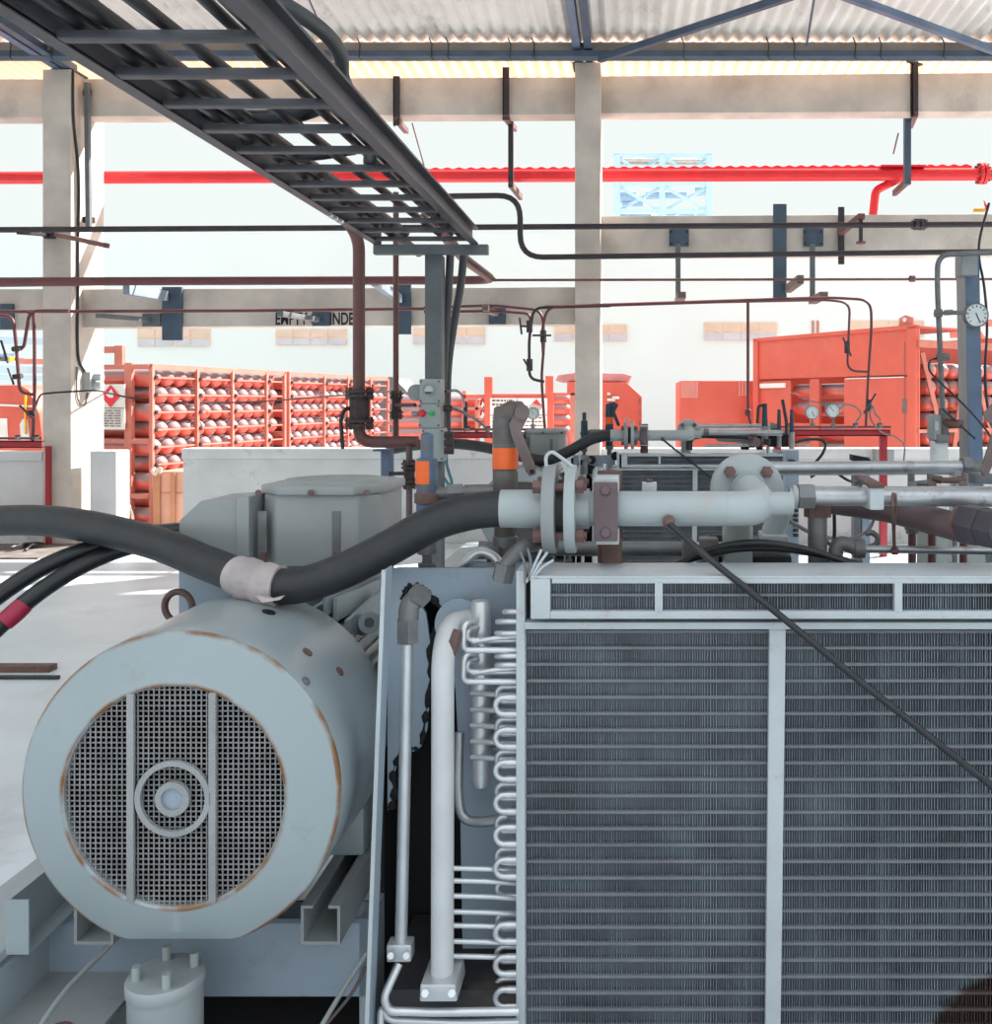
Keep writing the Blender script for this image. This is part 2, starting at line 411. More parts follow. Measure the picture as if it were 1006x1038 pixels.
# roof steel
Yp = 10.2
MB().box(-16, 16, Yp, Yp+0.08, wz(52.5, Yp), wz(43, Yp)).top('roof_purlin', mat('purlin_primer', (0.25,0.20,0.165), 0.7, var=0.2, scale=3), 'brown upper purlin running along the edge of the corrugated roof', 'purlin')
MB().box(-16, 16, Yp-0.05, Yp+0.10, wz(58.5, Yp), wz(52.7, Yp)).top('purlin_flange', M['bluesteel'], 'blue steel rail along the bottom of the brown roof purlin', 'rail')
for i, px in enumerate((10, 52, 364, 437, 454, 517, 541, 693, 779, 805, 867, 893, 957)):
    MB().tube([at(px-2, 38, Yp-0.02), at(px+1, 45, Yp-0.06), at(px, 58, Yp-0.065), at(px+2, 60, Yp-0.02)], 0.007, 6).top('hook_bolt', M['dark'],
        'thin J-shaped hook bolt clasping the roof purlin, %s from the left' % ['first','second','third','fourth','fifth','sixth','seventh','eighth','ninth','tenth','eleventh','twelfth','thirteenth'][i], 'bolt', 'hook bolts on the purlin')
def rafter(px, py, label, w=0.21):
    t = thing('roof_rafter', label, 'rafter', at(px, py, Yc), 'blue steel rafters on the columns')
    x = wx(px, Yc); z0 = wz(py, Yc)
    zt = lambda y: z0+(10.5-y)*0.03
    def strip(x0, x1, a, b, name, m):
        poly = [V(x0, 10.75, zt(10.75)+a), V(x0, 3.5, zt(3.5)+a), V(x0, 3.5, zt(3.5)+b), V(x0, 10.75, zt(10.75)+b)]
        MB().prism(poly, (x1-x0, 0, 0)).obj(name, m, t)
    strip(x-w/2, x-0.02, 0.0, 0.012, 'flange', M['bluepost']); strip(x+0.02, x+w/2, 0.0, 0.012, 'flange', M['bluesteel'])
    strip(x-0.032, x-0.02, 0.012, 0.13, 'web', M['bluesteel']); strip(x+0.02, x+0.032, 0.012, 0.13, 'web', M['bluesteel'])
    MB().box(x-0.13, x+0.13, Yc+0.02, Yc+0.3, z0-0.02, z0).obj('bearing_plate', M['bluesteel'], t)
    return t
rafter(592, 62, 'blue double-channel roof rafter resting on the middle column')
rafter(62, 69, 'blue double-channel roof rafter resting on the left column')
MB().bar(at(608, 60, 10.1), at(608, 60, 10.1)+(at(808,-6,8.6)-at(608,60,10.1))*3.2, 0.06, 0.07).top('roof_brace', M['bluesteel'], 'blue diagonal roof brace rising right from the middle rafter', 'brace')
MB().bar(at(1015, 54, 10.1)+(at(860,-3,8.6)-at(1015,54,10.1))*3.2, at(1180, 54, 10.1) if False else at(1015, 54, 10.1)+(at(1015,54,10.1)-at(860,-3,8.6))*0.06, 0.06, 0.07).top('roof_brace', M['bluepost'], 'blue diagonal roof brace falling to the right edge of the roof', 'brace')
MB().tube([at(826, -4, 8.7)+(at(826,-4,8.7)-at(818,46,10.1))*1.5, at(818, 46, 10.1)], 0.012, 8).top('sag_rod', M['bluesteel'], 'thin dark sag rod between the two right roof braces', 'rod')
MB().tube([at(311, -6, 8.7)+(at(311,-6,8.7)-at(332,42,10.1))*1.5, at(332, 42, 10.1)], 0.010, 8).top('sag_rod', M['bluesteel'], 'thin dark rod under the roof beside the curved conduit', 'rod')

# ================================================================== CABLE TRAY
TZ = EYE+1.05; XL, XR = -1.652, -1.062
tray = thing('cable_tray', 'dark steel ladder cable tray hanging overhead and running away from the camera', 'cable tray', ((XL+XR)/2, 3.5, TZ))
mb = MB()
mb.box(XR, XR+0.012, 0.9, 6.2, TZ, TZ+0.10).box(XR, XR+0.05, 0.9, 6.2, TZ-0.006, TZ+0.006).box(XR, XR+0.05, 0.9, 6.2, TZ+0.094, TZ+0.106)
mb.obj('side_rail', M['traysteel'], tray)
mb = MB()
mb.box(XL-0.012, XL, 0.9, 6.2, TZ, TZ+0.10).box(XL-0.05, XL, 0.9, 6.2, TZ-0.006, TZ+0.006).box(XL-0.05, XL, 0.9, 6.2, TZ+0.094, TZ+0.106)
mb.obj('side_rail', M['traysteel'], tray)
y = 1.19
while y < 6.15:
    MB().box(XL, XR, y-0.022, y+0.022, TZ-0.004, TZ+0.022).obj('rung', M['traysteel'], tray, 0.004)
    y += 0.3045
MB().box(wx(379, 6.22), wx(495, 6.22), 6.2, 6.26, wz(258, 6.22), wz(248, 6.22)).obj('end_angle', M['greypost'], tray, 0.004)
for i in range(3):
    MB().cyl(at(335.5+5.5*i, 220+3*i, 5.1), at(335.5+5.5*i, 220+3*i, 5.1)+V(0.0,-0.01,0.012), 0.012, 8).obj('rivet', M['silver'], tray)
def tc_(x, y, dz=0.05): return V(x, y, TZ+dz)
g = 'black cables lying on the overhead tray'
cable('power_cable', 'thick black cable lying along the left rail of the overhead tray', [tc_(-1.60,0.9,0.06), tc_(-1.60,2.5,0.06), tc_(-1.58,4.4,0.06), tc_(-1.56,6.0,0.055), tc_(-1.52,6.7,0.02)], 0.032, M['cableblk'], group=g)
cable('power_cable', 'second thick black cable beside the left rail of the overhead tray', [tc_(-1.53,0.9,0.06), tc_(-1.52,2.5,0.06), tc_(-1.50,4.4,0.06), tc_(-1.47,6.1,0.055)], 0.030, M['cableblk'], group=g)
cable('power_cable', 'black cable crossing the overhead tray from upper left towards its end', [tc_(-1.40,0.9), tc_(-1.36,2.5), tc_(-1.31,4.2), tc_(-1.25,6.1)], 0.022, M['cableblk'], group=g)
cable('power_cable', 'black cable lying along the right rail of the overhead tray', [tc_(-1.10,0.9), tc_(-1.10,2.7), tc_(-1.11,4.4), tc_(-1.12,6.1)], 0.024, M['cableblk'], group=g)
cable('power_cable', 'thin black cable second from the right rail of the overhead tray', [tc_(-1.16,0.9), tc_(-1.165,2.7), tc_(-1.17,4.4), tc_(-1.17,6.1)], 0.018, M['cableblk'], group=g)
cable('power_cable', 'thick black cable dropping through the roof onto the tray, left of two', [at(58,-20,2.7), at(80,18,2.95), at(116,48,3.1), at(165,85,3.4), at(215,125,3.8), at(270,152,4.4)], 0.034, M['cableblk'], group=g)
cable('power_cable', 'thick black cable dropping through the roof onto the tray, right of two', [at(80,-20,2.7), at(95,15,2.9), at(125,52,3.2), at(175,95,3.5), at(230,118,3.7), at(290,118,3.8), at(335,104,3.75)], 0.034, M['cableblk'], group=g)
cable('power_cable', 'black cable sagging under the overhead tray between its middle rungs', [at(215,120,3.85), at(262,148,4.05), at(310,158,4.2), at(360,152,4.25)], 0.022, M['cableblk'], group=g)
cable('conduit', 'thick grey conduit curving down beside the right rail of the tray', [V(-1.05,1.2,TZ+0.16), at(180,-55,2.85), at(262,-8,3.2), at(300,12,3.3), at(330,34,3.45), at(345,56,3.6), at(349,84,3.72), V(-1.10,3.95,TZ+0.07), V(-1.2,4.3,TZ+0.05)], 0.030, M['ducting'], cat='conduit')

# ================================================================== POST WITH CONTROL BOX under tray end
post = thing('steel_post', 'grey-blue steel post carrying the end of the cable tray', 'post', (wx(439.5, 6.25), 6.30, 0))
MB().box(wx(431, 6.25), wx(448, 6.25), 6.24, 6.36, 0, wz(258, 6.25)).obj('shaft', M['greypost'], post, 0.006)
MB().box(wx(424, 6.25), wx(456, 6.25), 6.18, 6.42, 0, 0.02).obj('base_plate', M['bluepost'], post)
cable('flexible_conduit', 'dark flexible conduit falling beside the tray post, left of two', [at(457,250,6.35), at(455,290,6.4), at(452,340,6.42), at(449,400,6.42), at(449,450,6.42)], 0.027, M['ducting'], cat='conduit', group='conduits dropping from the tray')
cable('flexible_conduit', 'dark flexible conduit falling beside the tray post, right of two', [at(471,250,6.40), at(467,290,6.46), at(460,330,6.5), at(454,380,6.5), at(453,460,6.5)], 0.027, M['ducting'], cat='conduit', group='conduits dropping from the tray')
MB().tube([at(462,254,6.4), at(502,284,6.9)], 0.014, 8).top('stay_rod', M['rust'], 'thin brown stay rod slanting right from the tray end', 'rod')
cb = thing('control_box', 'grey control box with round meter and red and green buttons on the tray post', 'control box', at(437, 470, 6.15))
Yb = 6.10
MB().box(wx(425, Yb), wx(447, Yb), Yb, Yb+0.13, wz(409, Yb), wz(384, Yb)).obj('meter_housing', M['panelbox'], cb, 0.012)
MB().box(wx(424, Yb), wx(446, Yb), Yb+0.01, Yb+0.13, wz(434, Yb), wz(409, Yb)).obj('button_housing', M['panelbox'], cb, 0.010)
MB().box(wx(427, Yb), wx(450, Yb), Yb+0.02, Yb+0.13, wz(468, Yb), wz(434, Yb)).obj('lower_housing', M['panelbox'], cb, 0.010)
MB().cyl(at(422, 398, Yb+0.03), at(422, 398, Yb+0.12), 0.055, 20).obj('round_junction', M['greybox'], cb)
MB().ring(at(435, 395, Yb), (0,-1,0), 0.040, 0.030, 0.02, 24).obj('bezel', M['greybox'], cb)
MB().cyl(at(435, 395, Yb), at(435, 395, Yb)+V(0,-0.008,0), 0.030, 24).obj('meter_face', M['dial'], cb)
MB().prism([at(430.5,397,Yb-0.009), at(439.5,397,Yb-0.009), at(439,400,Yb-0.009), at(431,400,Yb-0.009)], (0,-0.003,0)).obj('meter_scale', M['glass'], cb)
for (px, m, n) in ((428.3,'redbtn','stop_button'), (438,'greenbtn','start_button')):
    MB().lathe(at(px, 419, Yb+0.01), (0,-1,0), [(0.024,0),(0.024,0.02),(0.018,0.03),(0,0.032)] if n[1]=='t' and m=='redbtn' else [(0.018,0),(0.018,0.014),(0.0,0.018)], 16).obj(n, M[m], cb)
for px, py in ((426.5,386.5),(445,386.5),(426.5,406.5),(445,406.5),(425.5,411.5),(444.5,411.5),(425.5,431),(444.5,431),(429,437),(448,437),(429,465),(448,465)):
    MB().cyl(at(px, py, Yb+0.012), at(px, py, Yb-0.006), 0.007, 8).obj('screw', M['bolt'], cb)
for py in (409, 418): pass
MB().cyl(at(450, 414, Yb+0.07), at(458, 414, Yb+0.07), 0.022, 12).obj('cable_gland', M['valveiron'], cb)
MB().cyl(at(418, 419.5, Yb+0.07), at(424, 419.5, Yb+0.07), 0.018, 12).obj('cable_gland', M['greybox'], cb)
cable('wire', 'thin black wire looping right from the control box to the gauge rail', [at(457,413,6.15), at(470,418,7), at(482,425,8.2), at(492,433,9), at(496,443,9.4)], 0.012, M['cableblk'])
cable('wire', 'thin black wire arching right from the tray post above the control box', [at(452,397,6.3), at(463,396,7), at(469,402,8), at(471,412,9)], 0.010, M['cableblk'])
MB().tube(smooth([at(453,450,6.25), at(453,470,6.2), at(458,488,6.2), at(456,492,6.2), at(450,484,6.2)]), 0.010, 8).top('wire', mat('teal_wire', (0.05,0.16,0.20), 0.4), 'thin teal wire looped below the control box', 'wire')
pv = thing('pipe_union', 'cluster of brown threaded unions at the right side of the tray post', 'fitting', at(456, 448, 6.1))
for py in (441, 449, 457):
    MB().hexa(at(451, py, 6.1), at(460, py, 6.1), 0.026).obj('nut', M['valveiron'], pv)
MB().box(wx(452.5, 6.1), wx(457, 6.1), 6.09, 6.13, wz(460, 6.1), wz(438, 6.1)).obj('block', M['valveiron'], pv, 0.004)

# ================================================================== OVERHEAD PIPES
R_ = lambda px, Y: px/F*Y
pipe('fire_main', 'bright red fire main pipe running high across the open side', 'pipe', [at(-200,181,11.5), at(1180,176,11.5)], 0.078, M['red'])
fl = thing('pipe_flange', 'red bolted flange on the fire main near the right edge', 'flange', at(994, 175, 11.5))
for d in (0, 0.05):
    MB().cyl(at(992.5,176,11.5)+V(d,0,0), at(992.5,176,11.5)+V(d+0.035,0,0), 0.13, 24).obj('flange_plate', M['red'], fl)
for k in range(8):
    a = k*math.pi/4+0.3; c = at(992.5,176,11.5)+V(0,math.cos(a)*0.108,math.sin(a)*0.108)
    MB().cyl(c+V(-0.03,0,0), c+V(0.115,0,0), 0.014, 8).obj('flange_bolt', M['bolt'], fl)
MB().box(wx(892,11.5), wx(937,11.5), 11.41, 11.6, wz(170.5,11.5), wz(168.8,11.5)).top('pipe_saddle', M['red'], 'red saddle plate on top of the fire main above its hanger', 'saddle')
# red corrugated strip along the top of the main
mb = MB(); vs = []; fs = []; n = 360
x0, x1 = wx(430, 11.62), wx(985, 11.62)
for i in range(n+1):
    x = x0+(x1-x0)*i/n; zz = wz(178-3.5*i/n, 11.62)+0.085+0.010*math.cos(2*math.pi*(x-x0)/0.146)
    vs += [(x, 11.60, zz), (x, 11.60, zz-0.05), (x, 11.66, zz-0.05), (x, 11.66, zz)]
for i in range(n):
    a = i*4
    for k in range(4): fs.append((a+k, a+(k+1)%4, a+4+(k+1)%4, a+4+k))
mb.add(vs, fs).top('corrugated_strip', M['red'], 'scalloped red strip lying along the top of the fire main', 'strip')
br = pipe('fire_branch', 'pale red branch pipe bending down from the fire main at right', 'pipe', [at(914,180,11.55), at(888,193,11.55), at(884,230,11.6)], 0.052, M['red'])

def angle_hanger(px, t, b, Y, label, foot=None, w=0.075):
    th = thing('pipe_hanger', label, 'hanger', at(px, b, Y), 'steel hangers on the upper beam')
    x = wx(px, Y)
    MB().box(x-w/2, x+w/2, Y, Y+0.012, wz(b, Y), wz(t, Y)).box(x-w/2, x-w/2+0.012, Y, Y+0.06, wz(b, Y), wz(t, Y)).obj('upright', M['darkpipe'], th)
    if foot:
        MB().bar(at(px, foot[1], Y), at(foot[0], foot[2], Y+1.0), 0.06, 0.06).obj('arm', M['maroonbr'], th)
    return th
angle_hanger(402, 77, 127, 10.66, 'dark hanger on the upper beam just right of the cable tray', (412, 121, 133))
h = angle_hanger(513, 68, 121, 10.66, 'dark hanger on the upper beam left of the middle column, upper piece', (522, 119, 131))
MB().box(wx(515.5,11.0), wx(520.5,11.0), 10.98, 11.04, wz(190,11.0), wz(122,11.0)).obj('drop', M['darkpipe'], h)
MB().bar(at(518,187,10.98), at(528,200,11.8), 0.05, 0.07).obj('foot', M['rust'], h)
h = angle_hanger(928, 62, 117, 10.66, 'dark hanger on the upper beam near the right edge', (923, 116, 128))
MB().box(wx(917,11.0), wx(923.5,11.0), 10.98, 11.04, wz(187,11.0), wz(118,11.0)).obj('drop', M['bluesteel'], h)
MB().bar(at(921,183,10.98), at(907,196,11.8), 0.05, 0.07).obj('foot', M['rust'], h)
MB().bar(at(921,62,10.6), at(934,66,10.75), 0.05, 0.02).obj('hook', M['darkpipe'], h)
MB().tube([at(418,125,10.9), at(430,168,11.5)], 0.008, 6).top('tie_wire', M['maroonbr'], 'thin wire hanging from the hanger beside the cable tray', 'wire')
MB().tube([at(911,135,11.2), at(906,156,11.4)], 0.010, 6).top('tie_wire', M['maroonbr'], 'short thin wire hanging left of the right-hand hanger', 'wire')

pipe('process_pipe', 'long dark pipe crossing straight in front of both columns', 'pipe', [at(-200,234,9.9), at(1180,226.5,9.9)], 0.031, M['darkpipe'])
c = thing('pipe_coupling', 'dark bolted coupling on the long dark pipe at right', 'coupling', at(933, 232, 9.9))
for d in (-0.06, 0.0): MB().cyl(at(933,227.5,9.9)+V(d,0,0), at(933,227.5,9.9)+V(d+0.045,0,0), 0.062, 16).obj('flange_plate', M['darkpipe'], c)
for a in (0.8, 2.4, 4.0, 5.5):
    q = at(933,227.5,9.9)+V(0,math.cos(a)*0.05,math.sin(a)*0.05); MB().cyl(q+V(-0.085,0,0), q+V(0.07,0,0), 0.01, 8).obj('flange_bolt', M['bolt'], c)
pipe('process_pipe', 'dark pipe leaving the cable tray, dropping and running right along the beam', 'pipe',
     [at(428,222,6.15), at(446,199,8.6), at(527.5,198,8.9), at(527.5,261,8.9), at(1180,253,8.9)], 0.027, M['darkpipe'], 0.22)
pipe('process_pipe', 'thick maroon pipe at left crossing the column to a downturned elbow', 'pipe',
     [at(-200,286,9.6), at(500,284,9.6), at(470,262,7.8), at(440,225,6.6)], 0.044, M['maroon'], 0.25)
pipe('process_pipe', 'thin maroon pipe crossing the whole open side below the thick one', 'pipe',
     [at(-200,292,9.85), at(470,284,9.85), at(1180,282.5,9.85)], 0.014, M['maroonbr'])
MB().lathe(at(925.5,282.5,9.85)+V(-0.04,0,0), (1,0,0), [(0.016,0),(0.036,0.01),(0.036,0.06),(0.016,0.075)], 10).top('pipe_union', M['maroonbr'], 'small brown union on the thin maroon pipe at right', 'fitting')
# the pair of thin maroon tubes
pipe('instrument_tube', 'thin maroon tube crossing the left column at beam height', 'tube', [at(-200,316.5,9.9), at(250,315,9.9), at(430,313,9.9)], 0.017, M['maroon'])
pipe('instrument_tube', 'thin maroon tube running to the valve loop, upper of two in the middle', 'tube',
     [at(430,312,9.9), at(500,309.5,9.9), at(550,314.5,9.9), at(552,345,9.9), at(549,384,9.9), at(553,440,9.9)], 0.015, M['maroon'], 0.12)
pipe('instrument_tube', 'thin maroon tube running to the valve loop, lower of two in the middle', 'tube',
     [at(430,316,9.85), at(505,315.5,9.85), at(538,318,9.85), at(538,332,9.85)], 0.015, M['maroon'], 0.12)
vl = thing('valve_loop', 'dark looped tube with two lever valves left of the middle column', 'tube loop', at(545, 390, 9.8))
MB().tube(fillet([at(619,310,9.8), at(541,312,9.8), at(536.5,345,9.8), at(537,384,9.8), at(552,387,9.8)], 0.10), 0.016, 10).obj('loop_tube', M['darkpipe'], vl)
MB().tube(fillet([at(840,302.5,9.8), at(555,311.5,9.8), at(549.5,335,9.8), at(551,360,9.8)], 0.10), 0.016, 10).obj('loop_tube', M['maroon'], vl)
for (px, py, a, b) in ((537,331,(527,322),(529,339)), (551,341,(540,340),(559,340)), (537,370,(531,364),(538,376))):
    MB().cyl(at(px,py-6,9.8), at(px,py+6,9.8), 0.033, 10).obj('valve_body', M['darkpipe'], vl)
    MB().tube([at(px,py,9.8), at((a[0]+b[0])/2,(a[1]+b[1])/2,9.75)], 0.012, 8).obj('valve_stem', M['darkpipe'], vl)
    MB().tube([at(a[0],a[1],9.74), at(b[0],b[1],9.74)], 0.011, 8).obj('lever', M['darkpipe'], vl)
pipe('instrument_tube', 'thin maroon tube bending down before the orange container, outer of two', 'tube',
     [at(552,311,9.9), at(840,301.5,9.9), at(883,304,9.9), at(884,330,9.9), at(880,390,9.9), at(878,433,9.9)], 0.015, M['maroon'], 0.18)
pipe('instrument_tube', 'thin maroon tube bending down before the orange container, inner of two', 'tube',
     [at(600,309,9.85), at(840,304,9.85), at(862,307,9.85), at(859,376,9.85), at(881,377,9.85)], 0.013, M['maroon'], 0.16)
pipe('instrument_tube', 'straight thin maroon drop tube left of the tall orange container', 'tube', [at(758.5,306,9.86), at(758.5,418,9.86), at(762,432,9.86)], 0.016, M['maroon'])
for i, (px, py, tx) in enumerate(((859,352,'on the inner thin tube bending down before the container'), (881,411,'on the outer thin tube above the gauge rail'))):
    t = thing('needle_valve', 'small dark needle valve '+tx, 'valve', at(px, py+6, 9.8))
    MB().cyl(at(px,py-6,9.84), at(px,py+6,9.84), 0.03, 10).obj('valve_body', M['darkpipe'], t)
    MB().tube([at(px-4,py-10,9.78), at(px+4,py+9,9.76)] if i == 0 else [at(px-5,py+8,9.78), at(px+7,py-12,9.76)], 0.011, 8).obj('lever', M['darkpipe'], t)
MB().lathe(at(758.5,418,9.86)+V(0,0,-0.04), (0,0,1), [(0.018,0),(0.036,0.015),(0.036,0.06),(0.018,0.08)], 10).top('pipe_union', M['maroon'], 'small maroon union near the foot of the straight drop tube', 'fitting')
# left instrument loops beside the left column
t = thing('valve_loop', 'maroon looped tubes with small valves left of the left column', 'tube loop', at(25, 450, 9.8))
MB().tube(fillet([at(-60,320,9.8), at(13,320,9.8), at(16,345,9.8), at(20,398,9.8), at(34,400,9.8)], 0.10), 0.017, 10).obj('loop_tube', M['maroon'], t)
MB().tube(fillet([at(70,315,9.8), at(30,315,9.8), at(27,335,9.8), at(24,353,9.8), at(14,355,9.8)], 0.10), 0.017, 10).obj('loop_tube', M['maroon'], t)
MB().tube(fillet([at(28,316.5,9.8), at(34,317,9.8), at(35,345,9.8), at(35,400,9.8), at(33,450,9.8)], 0.08), 0.017, 10).obj('loop_tube', M['maroon'], t)
for (px, py, a, b) in ((17,354,(1,345),(8,368)), (18,382,(8,373),(14,390)), (32,419,(20,411),(33,424))):
    MB().cyl(at(px-4,py,9.78), at(px+4,py-1,9.78), 0.028, 10).obj('valve_body', M['valveiron'], t)
    MB().tube([at(a[0],a[1],9.74), at(b[0],b[1],9.74)], 0.011, 8).obj('lever', M['darkpipe'], t)

# brackets on the beams
def bracket(label, plate, arm=None, m='bluesteel', armm='blue_grey_lt', name='wall_bracket', Y=10.70, armY=9.7):
    t = thing(name, label, 'bracket', at((plate[0]+plate[2])/2, plate[3], Y), 'steel brackets on the concrete beams')
    MB().box(wx(plate[0],Y), wx(plate[2],Y), Y-0.02, Y+0.015, wz(plate[3],Y), wz(plate[1],Y)).obj('plate', M[m], t, 0.004)
    if arm:
        a, b = at(arm[0],arm[1],Y-0.04), at(arm[2],arm[3],armY)
        MB().bar(a, b, 0.07, arm[4]).obj('arm', M[armm], t, 0.005)
    return t
bracket('blue plate bracket with an arm under the thick maroon pipe, right of the left column', (165,291,185,345), (168,300,128,293,0.11))
bracket('small grey bracket arm on the lower beam right of the left column', (145,318,163,331), (150,324,100,320,0.05), 'greypost', 'greypost')
bracket('grey bracket plate and arm covering part of the black lettering', (317,316,335,330.5), (322,324,284,318,0.055), 'bluesteel', 'greypost')
bracket('blue bracket with pale arm behind the vertical maroon pipe', (404,287,417,339), (405,303,380,285,0.10))
bracket('square dark bracket plate with short arm left of the valve loop', (496,312,513,329), (503,318,492,312,0.06), 'bluesteel', 'leverbrn')
bracket('dark double bracket plate at the left edge on the lower beam', (1,308,14,334), None)
bracket('dark bracket with diagonal arm on the left column at pipe height', (45,234,56,242), (58,238,108,249,0.05), 'darkpipe', 'maroonbr', Y=10.48, armY=9.9)
bracket('second dark bracket arm crossing behind the first on the left column', (43,234,50,240), (46,238,20,236,0.035), 'darkpipe', 'darkpipe', Y=10.47, armY=9.9)
bracket('tall blue bracket plate on the right-hand beam with pale foot', (784,207,797.5,302), (799,293,812,283,0.09), 'bluesteel', 'leverbrn', Y=10.68, armY=9.9)
t = bracket('maroon diagonal bracket on the right-hand beam between its hangers', (850,210,856,268), (852,236,874,219,0.06), 'darkpipe', 'maroonbr', Y=10.68, armY=9.9)
MB().tube([at(873,222,9.9), at(873,245,9.9)], 0.022, 8).obj('drop', M['darkpipe'], t)
MB().cyl(at(873,245,9.9), at(873,247,9.9), 0.05, 12).obj('foot', M['maroonbr'], t)
for px, q in ((688.5,'left'),(824.5,'right')):
    t = thing('drop_hanger', 'dark square plate with long drop rod on the right-hand beam, %s of two' % q, 'hanger', at(px, 308, 10.6), 'plate hangers on the right-hand beam')
    MB().box(wx(px-10,10.7), wx(px+10,10.7), 10.66, 10.715, wz(250,10.7), wz(232,10.7)).obj('plate', M['bluesteel'], t, 0.005)
    MB().box(wx(px-3.5,10.66), wx(px-3.5+5,10.66), 10.62, 10.66, wz(302,10.66), wz(248,10.66)).obj('rod', M['greypost'], t)
    MB().box(wx(px-4,10.6), wx(px+4,10.6), 10.0, 10.64, wz(308,10.6), wz(302,10.6)).obj('foot', M['leverbrn'], t)
    for dx in (-8, 8):
        for dy in (235, 247): MB().cyl(at(px+dx,dy,10.66), at(px+dx,dy,10.64), 0.012, 8).obj('plate_bolt', M['black'], t)

# cable, lamp and conduit on the left column
def cs(px, py, off=0.015):
    Y = (6.278-off)*F/(CX-px); return at(px, py, Y)
cable('wire', 'black wire running down the bright side of the left column', [cs(*q) for q in ((74,72),(74.5,120),(79,165),(80,200),(79,250),(79,300),(78.5,340),(80,365),(86,377))], 0.014, M['cableblk'])
MB().bar(cs(88.5,84,0.10), cs(90,230,0.10), 0.05, 0.05).top('cable_conduit', M['greypost'], 'grey conduit standing off the bright side of the left column', 'conduit')
for py in (95, 223): MB().box(-6.28, -6.17, 10.72, 10.79, wz(py+3,10.75), wz(py-3,10.75)).top('conduit_clip', M['black'], 'small black clip on the grey conduit, %s one' % ('upper' if py == 95 else 'lower'), 'clip')
jb = thing('junction_box', 'grey junction box with two pale glands on the left column', 'junction box', at(93, 398, 10.8))
MB().box(-6.28, -6.19, 10.72, 10.90, wz(397,10.75), wz(377,10.75)).obj('body', M['panelbox'], jb, 0.015)
for py in (382, 391): MB().cyl(V(-6.20,10.81,wz(py,10.8)), V(-6.10,10.81,wz(py,10.8)), 0.045, 14).obj('gland', M['frame'], jb)
cable('wire', 'thin black wire stretched from the left column past the rack sign', [at(36,412,9.9), at(40,402,10.1), at(46,399,10.3), at(72,397,10.42), at(98,396,10.5), at(112,399,11.4), at(150,405,12.0), at(240,408,13), at(330,402,12), at(395,397,9), at(420,401,6.3)], 0.011, M['cableblk'])
cable('wire', 'thin brown wire hanging in a loop below the junction box', [cs(*q) for q in ((78,372),(78,400),(82,410),(87,409),(89,398))], 0.009, M['leverbrn'])
MB().box(wx(47.5,10.45), wx(52,10.45), 10.42, 10.46, 0, wz(452,10.45)).top('red_post', M['redframe'], 'short red steel post standing at the foot of the left column', 'post')
# ================================================================== MID-GROUND PIPEWORK
def flange_pair(t, c, d, r, th=0.02, gap=0.012):
    d = Vector(d).normalized()
    MB().cyl(c-d*(th+gap/2), c-d*(gap/2), r, 20).obj('flange', M['valveiron'], t); MB().cyl(c+d*(gap/2), c+d*(th+gap/2), r, 20).obj('flange', M['valveiron'], t)
def flange_bolts(parent, c, d, rb, n, ln, m='bolt', rr=0.009, a0=0.4):
    u, w = frame(Vector(d)); d = Vector(d).normalized()
    for k in range(n):
        a = a0+2*math.pi*k/n; q = c+(u*math.cos(a)+w*math.sin(a))*rb
        MB().cyl(q-d*ln/2, q+d*ln/2, rr, 6).obj('flange_bolt', M[m], parent)
Ym = 6.55
pipe('process_pipe', 'vertical maroon pipe dropping from the cable tray to the big valve, then turning right', 'pipe',
     [at(330,196,6.4), at(364,240,6.55), at(364,448,Ym), at(424,448,Ym)], 0.042, M['maroonbr'], 0.10)
t = thing('isolation_valve', 'dark brown flanged valve with hanging lever on the vertical maroon pipe', 'valve', at(364, 433, Ym))
flange_pair(t, at(364.5,399,Ym), (0,0,1), 0.098); flange_pair(t, at(364.5,429,Ym), (0,0,1), 0.098)
MB().cyl(at(364.5,427,Ym), at(364.5,401,Ym), 0.072, 8).obj('valve_body', M['valveiron'], t)
flange_bolts(t, at(364.5,399,Ym), (0,0,1), 0.085, 8, 0.09, 'valveiron'); flange_bolts(t, at(364.5,429,Ym), (0,0,1), 0.085, 8, 0.09, 'valveiron')
MB().tube(fillet([at(357,414,Ym-0.03), at(350,414,Ym-0.06), at(345.5,424,Ym-0.08), at(347.5,455,Ym-0.08)], 0.05), 0.014, 8).obj('lever', M['darkpipe'], t)
pipe('process_pipe', 'thin dark vertical pipe just right of the vertical maroon pipe', 'pipe', [at(401.5,195,6.7), at(401.5,300,6.7), at(401.5,444,6.7)], 0.020, M['maroonbr'])
t = thing('isolation_valve', 'small dark flanged valve on the thin vertical pipe beside the control box', 'valve', at(402, 422, 6.7))
flange_pair(t, at(402,401,6.7), (0,0,1), 0.048, 0.014); flange_pair(t, at(402,420,6.7), (0,0,1), 0.048, 0.014)
MB().cyl(at(402,419,6.7), at(402,402,6.7), 0.034, 8).obj('valve_body', M['valveiron'], t)
MB().cyl(at(402,410.5,6.68), at(421,410.5,6.5), 0.014, 8).obj('stem', M['maroonbr'], t)
flange_bolts(t, at(402,401,6.7), (0,0,1), 0.04, 4, 0.07, 'valveiron', 0.006); flange_bolts(t, at(402,420,6.7), (0,0,1), 0.04, 4, 0.07, 'valveiron', 0.006)
pipe('process_pipe', 'thin brown drop pipe below the maroon elbow, left of the tray post', 'pipe', [at(415,452,6.5), at(415,560,6.5)], 0.022, M['rustpur'])
t = thing('isolation_valve', 'small brown valve on the drop pipe below the maroon elbow', 'valve', at(415, 496, 6.5))
flange_pair(t, at(415,472,6.5), (0,0,1), 0.055, 0.014); flange_pair(t, at(415,490,6.5), (0,0,1), 0.055, 0.014)
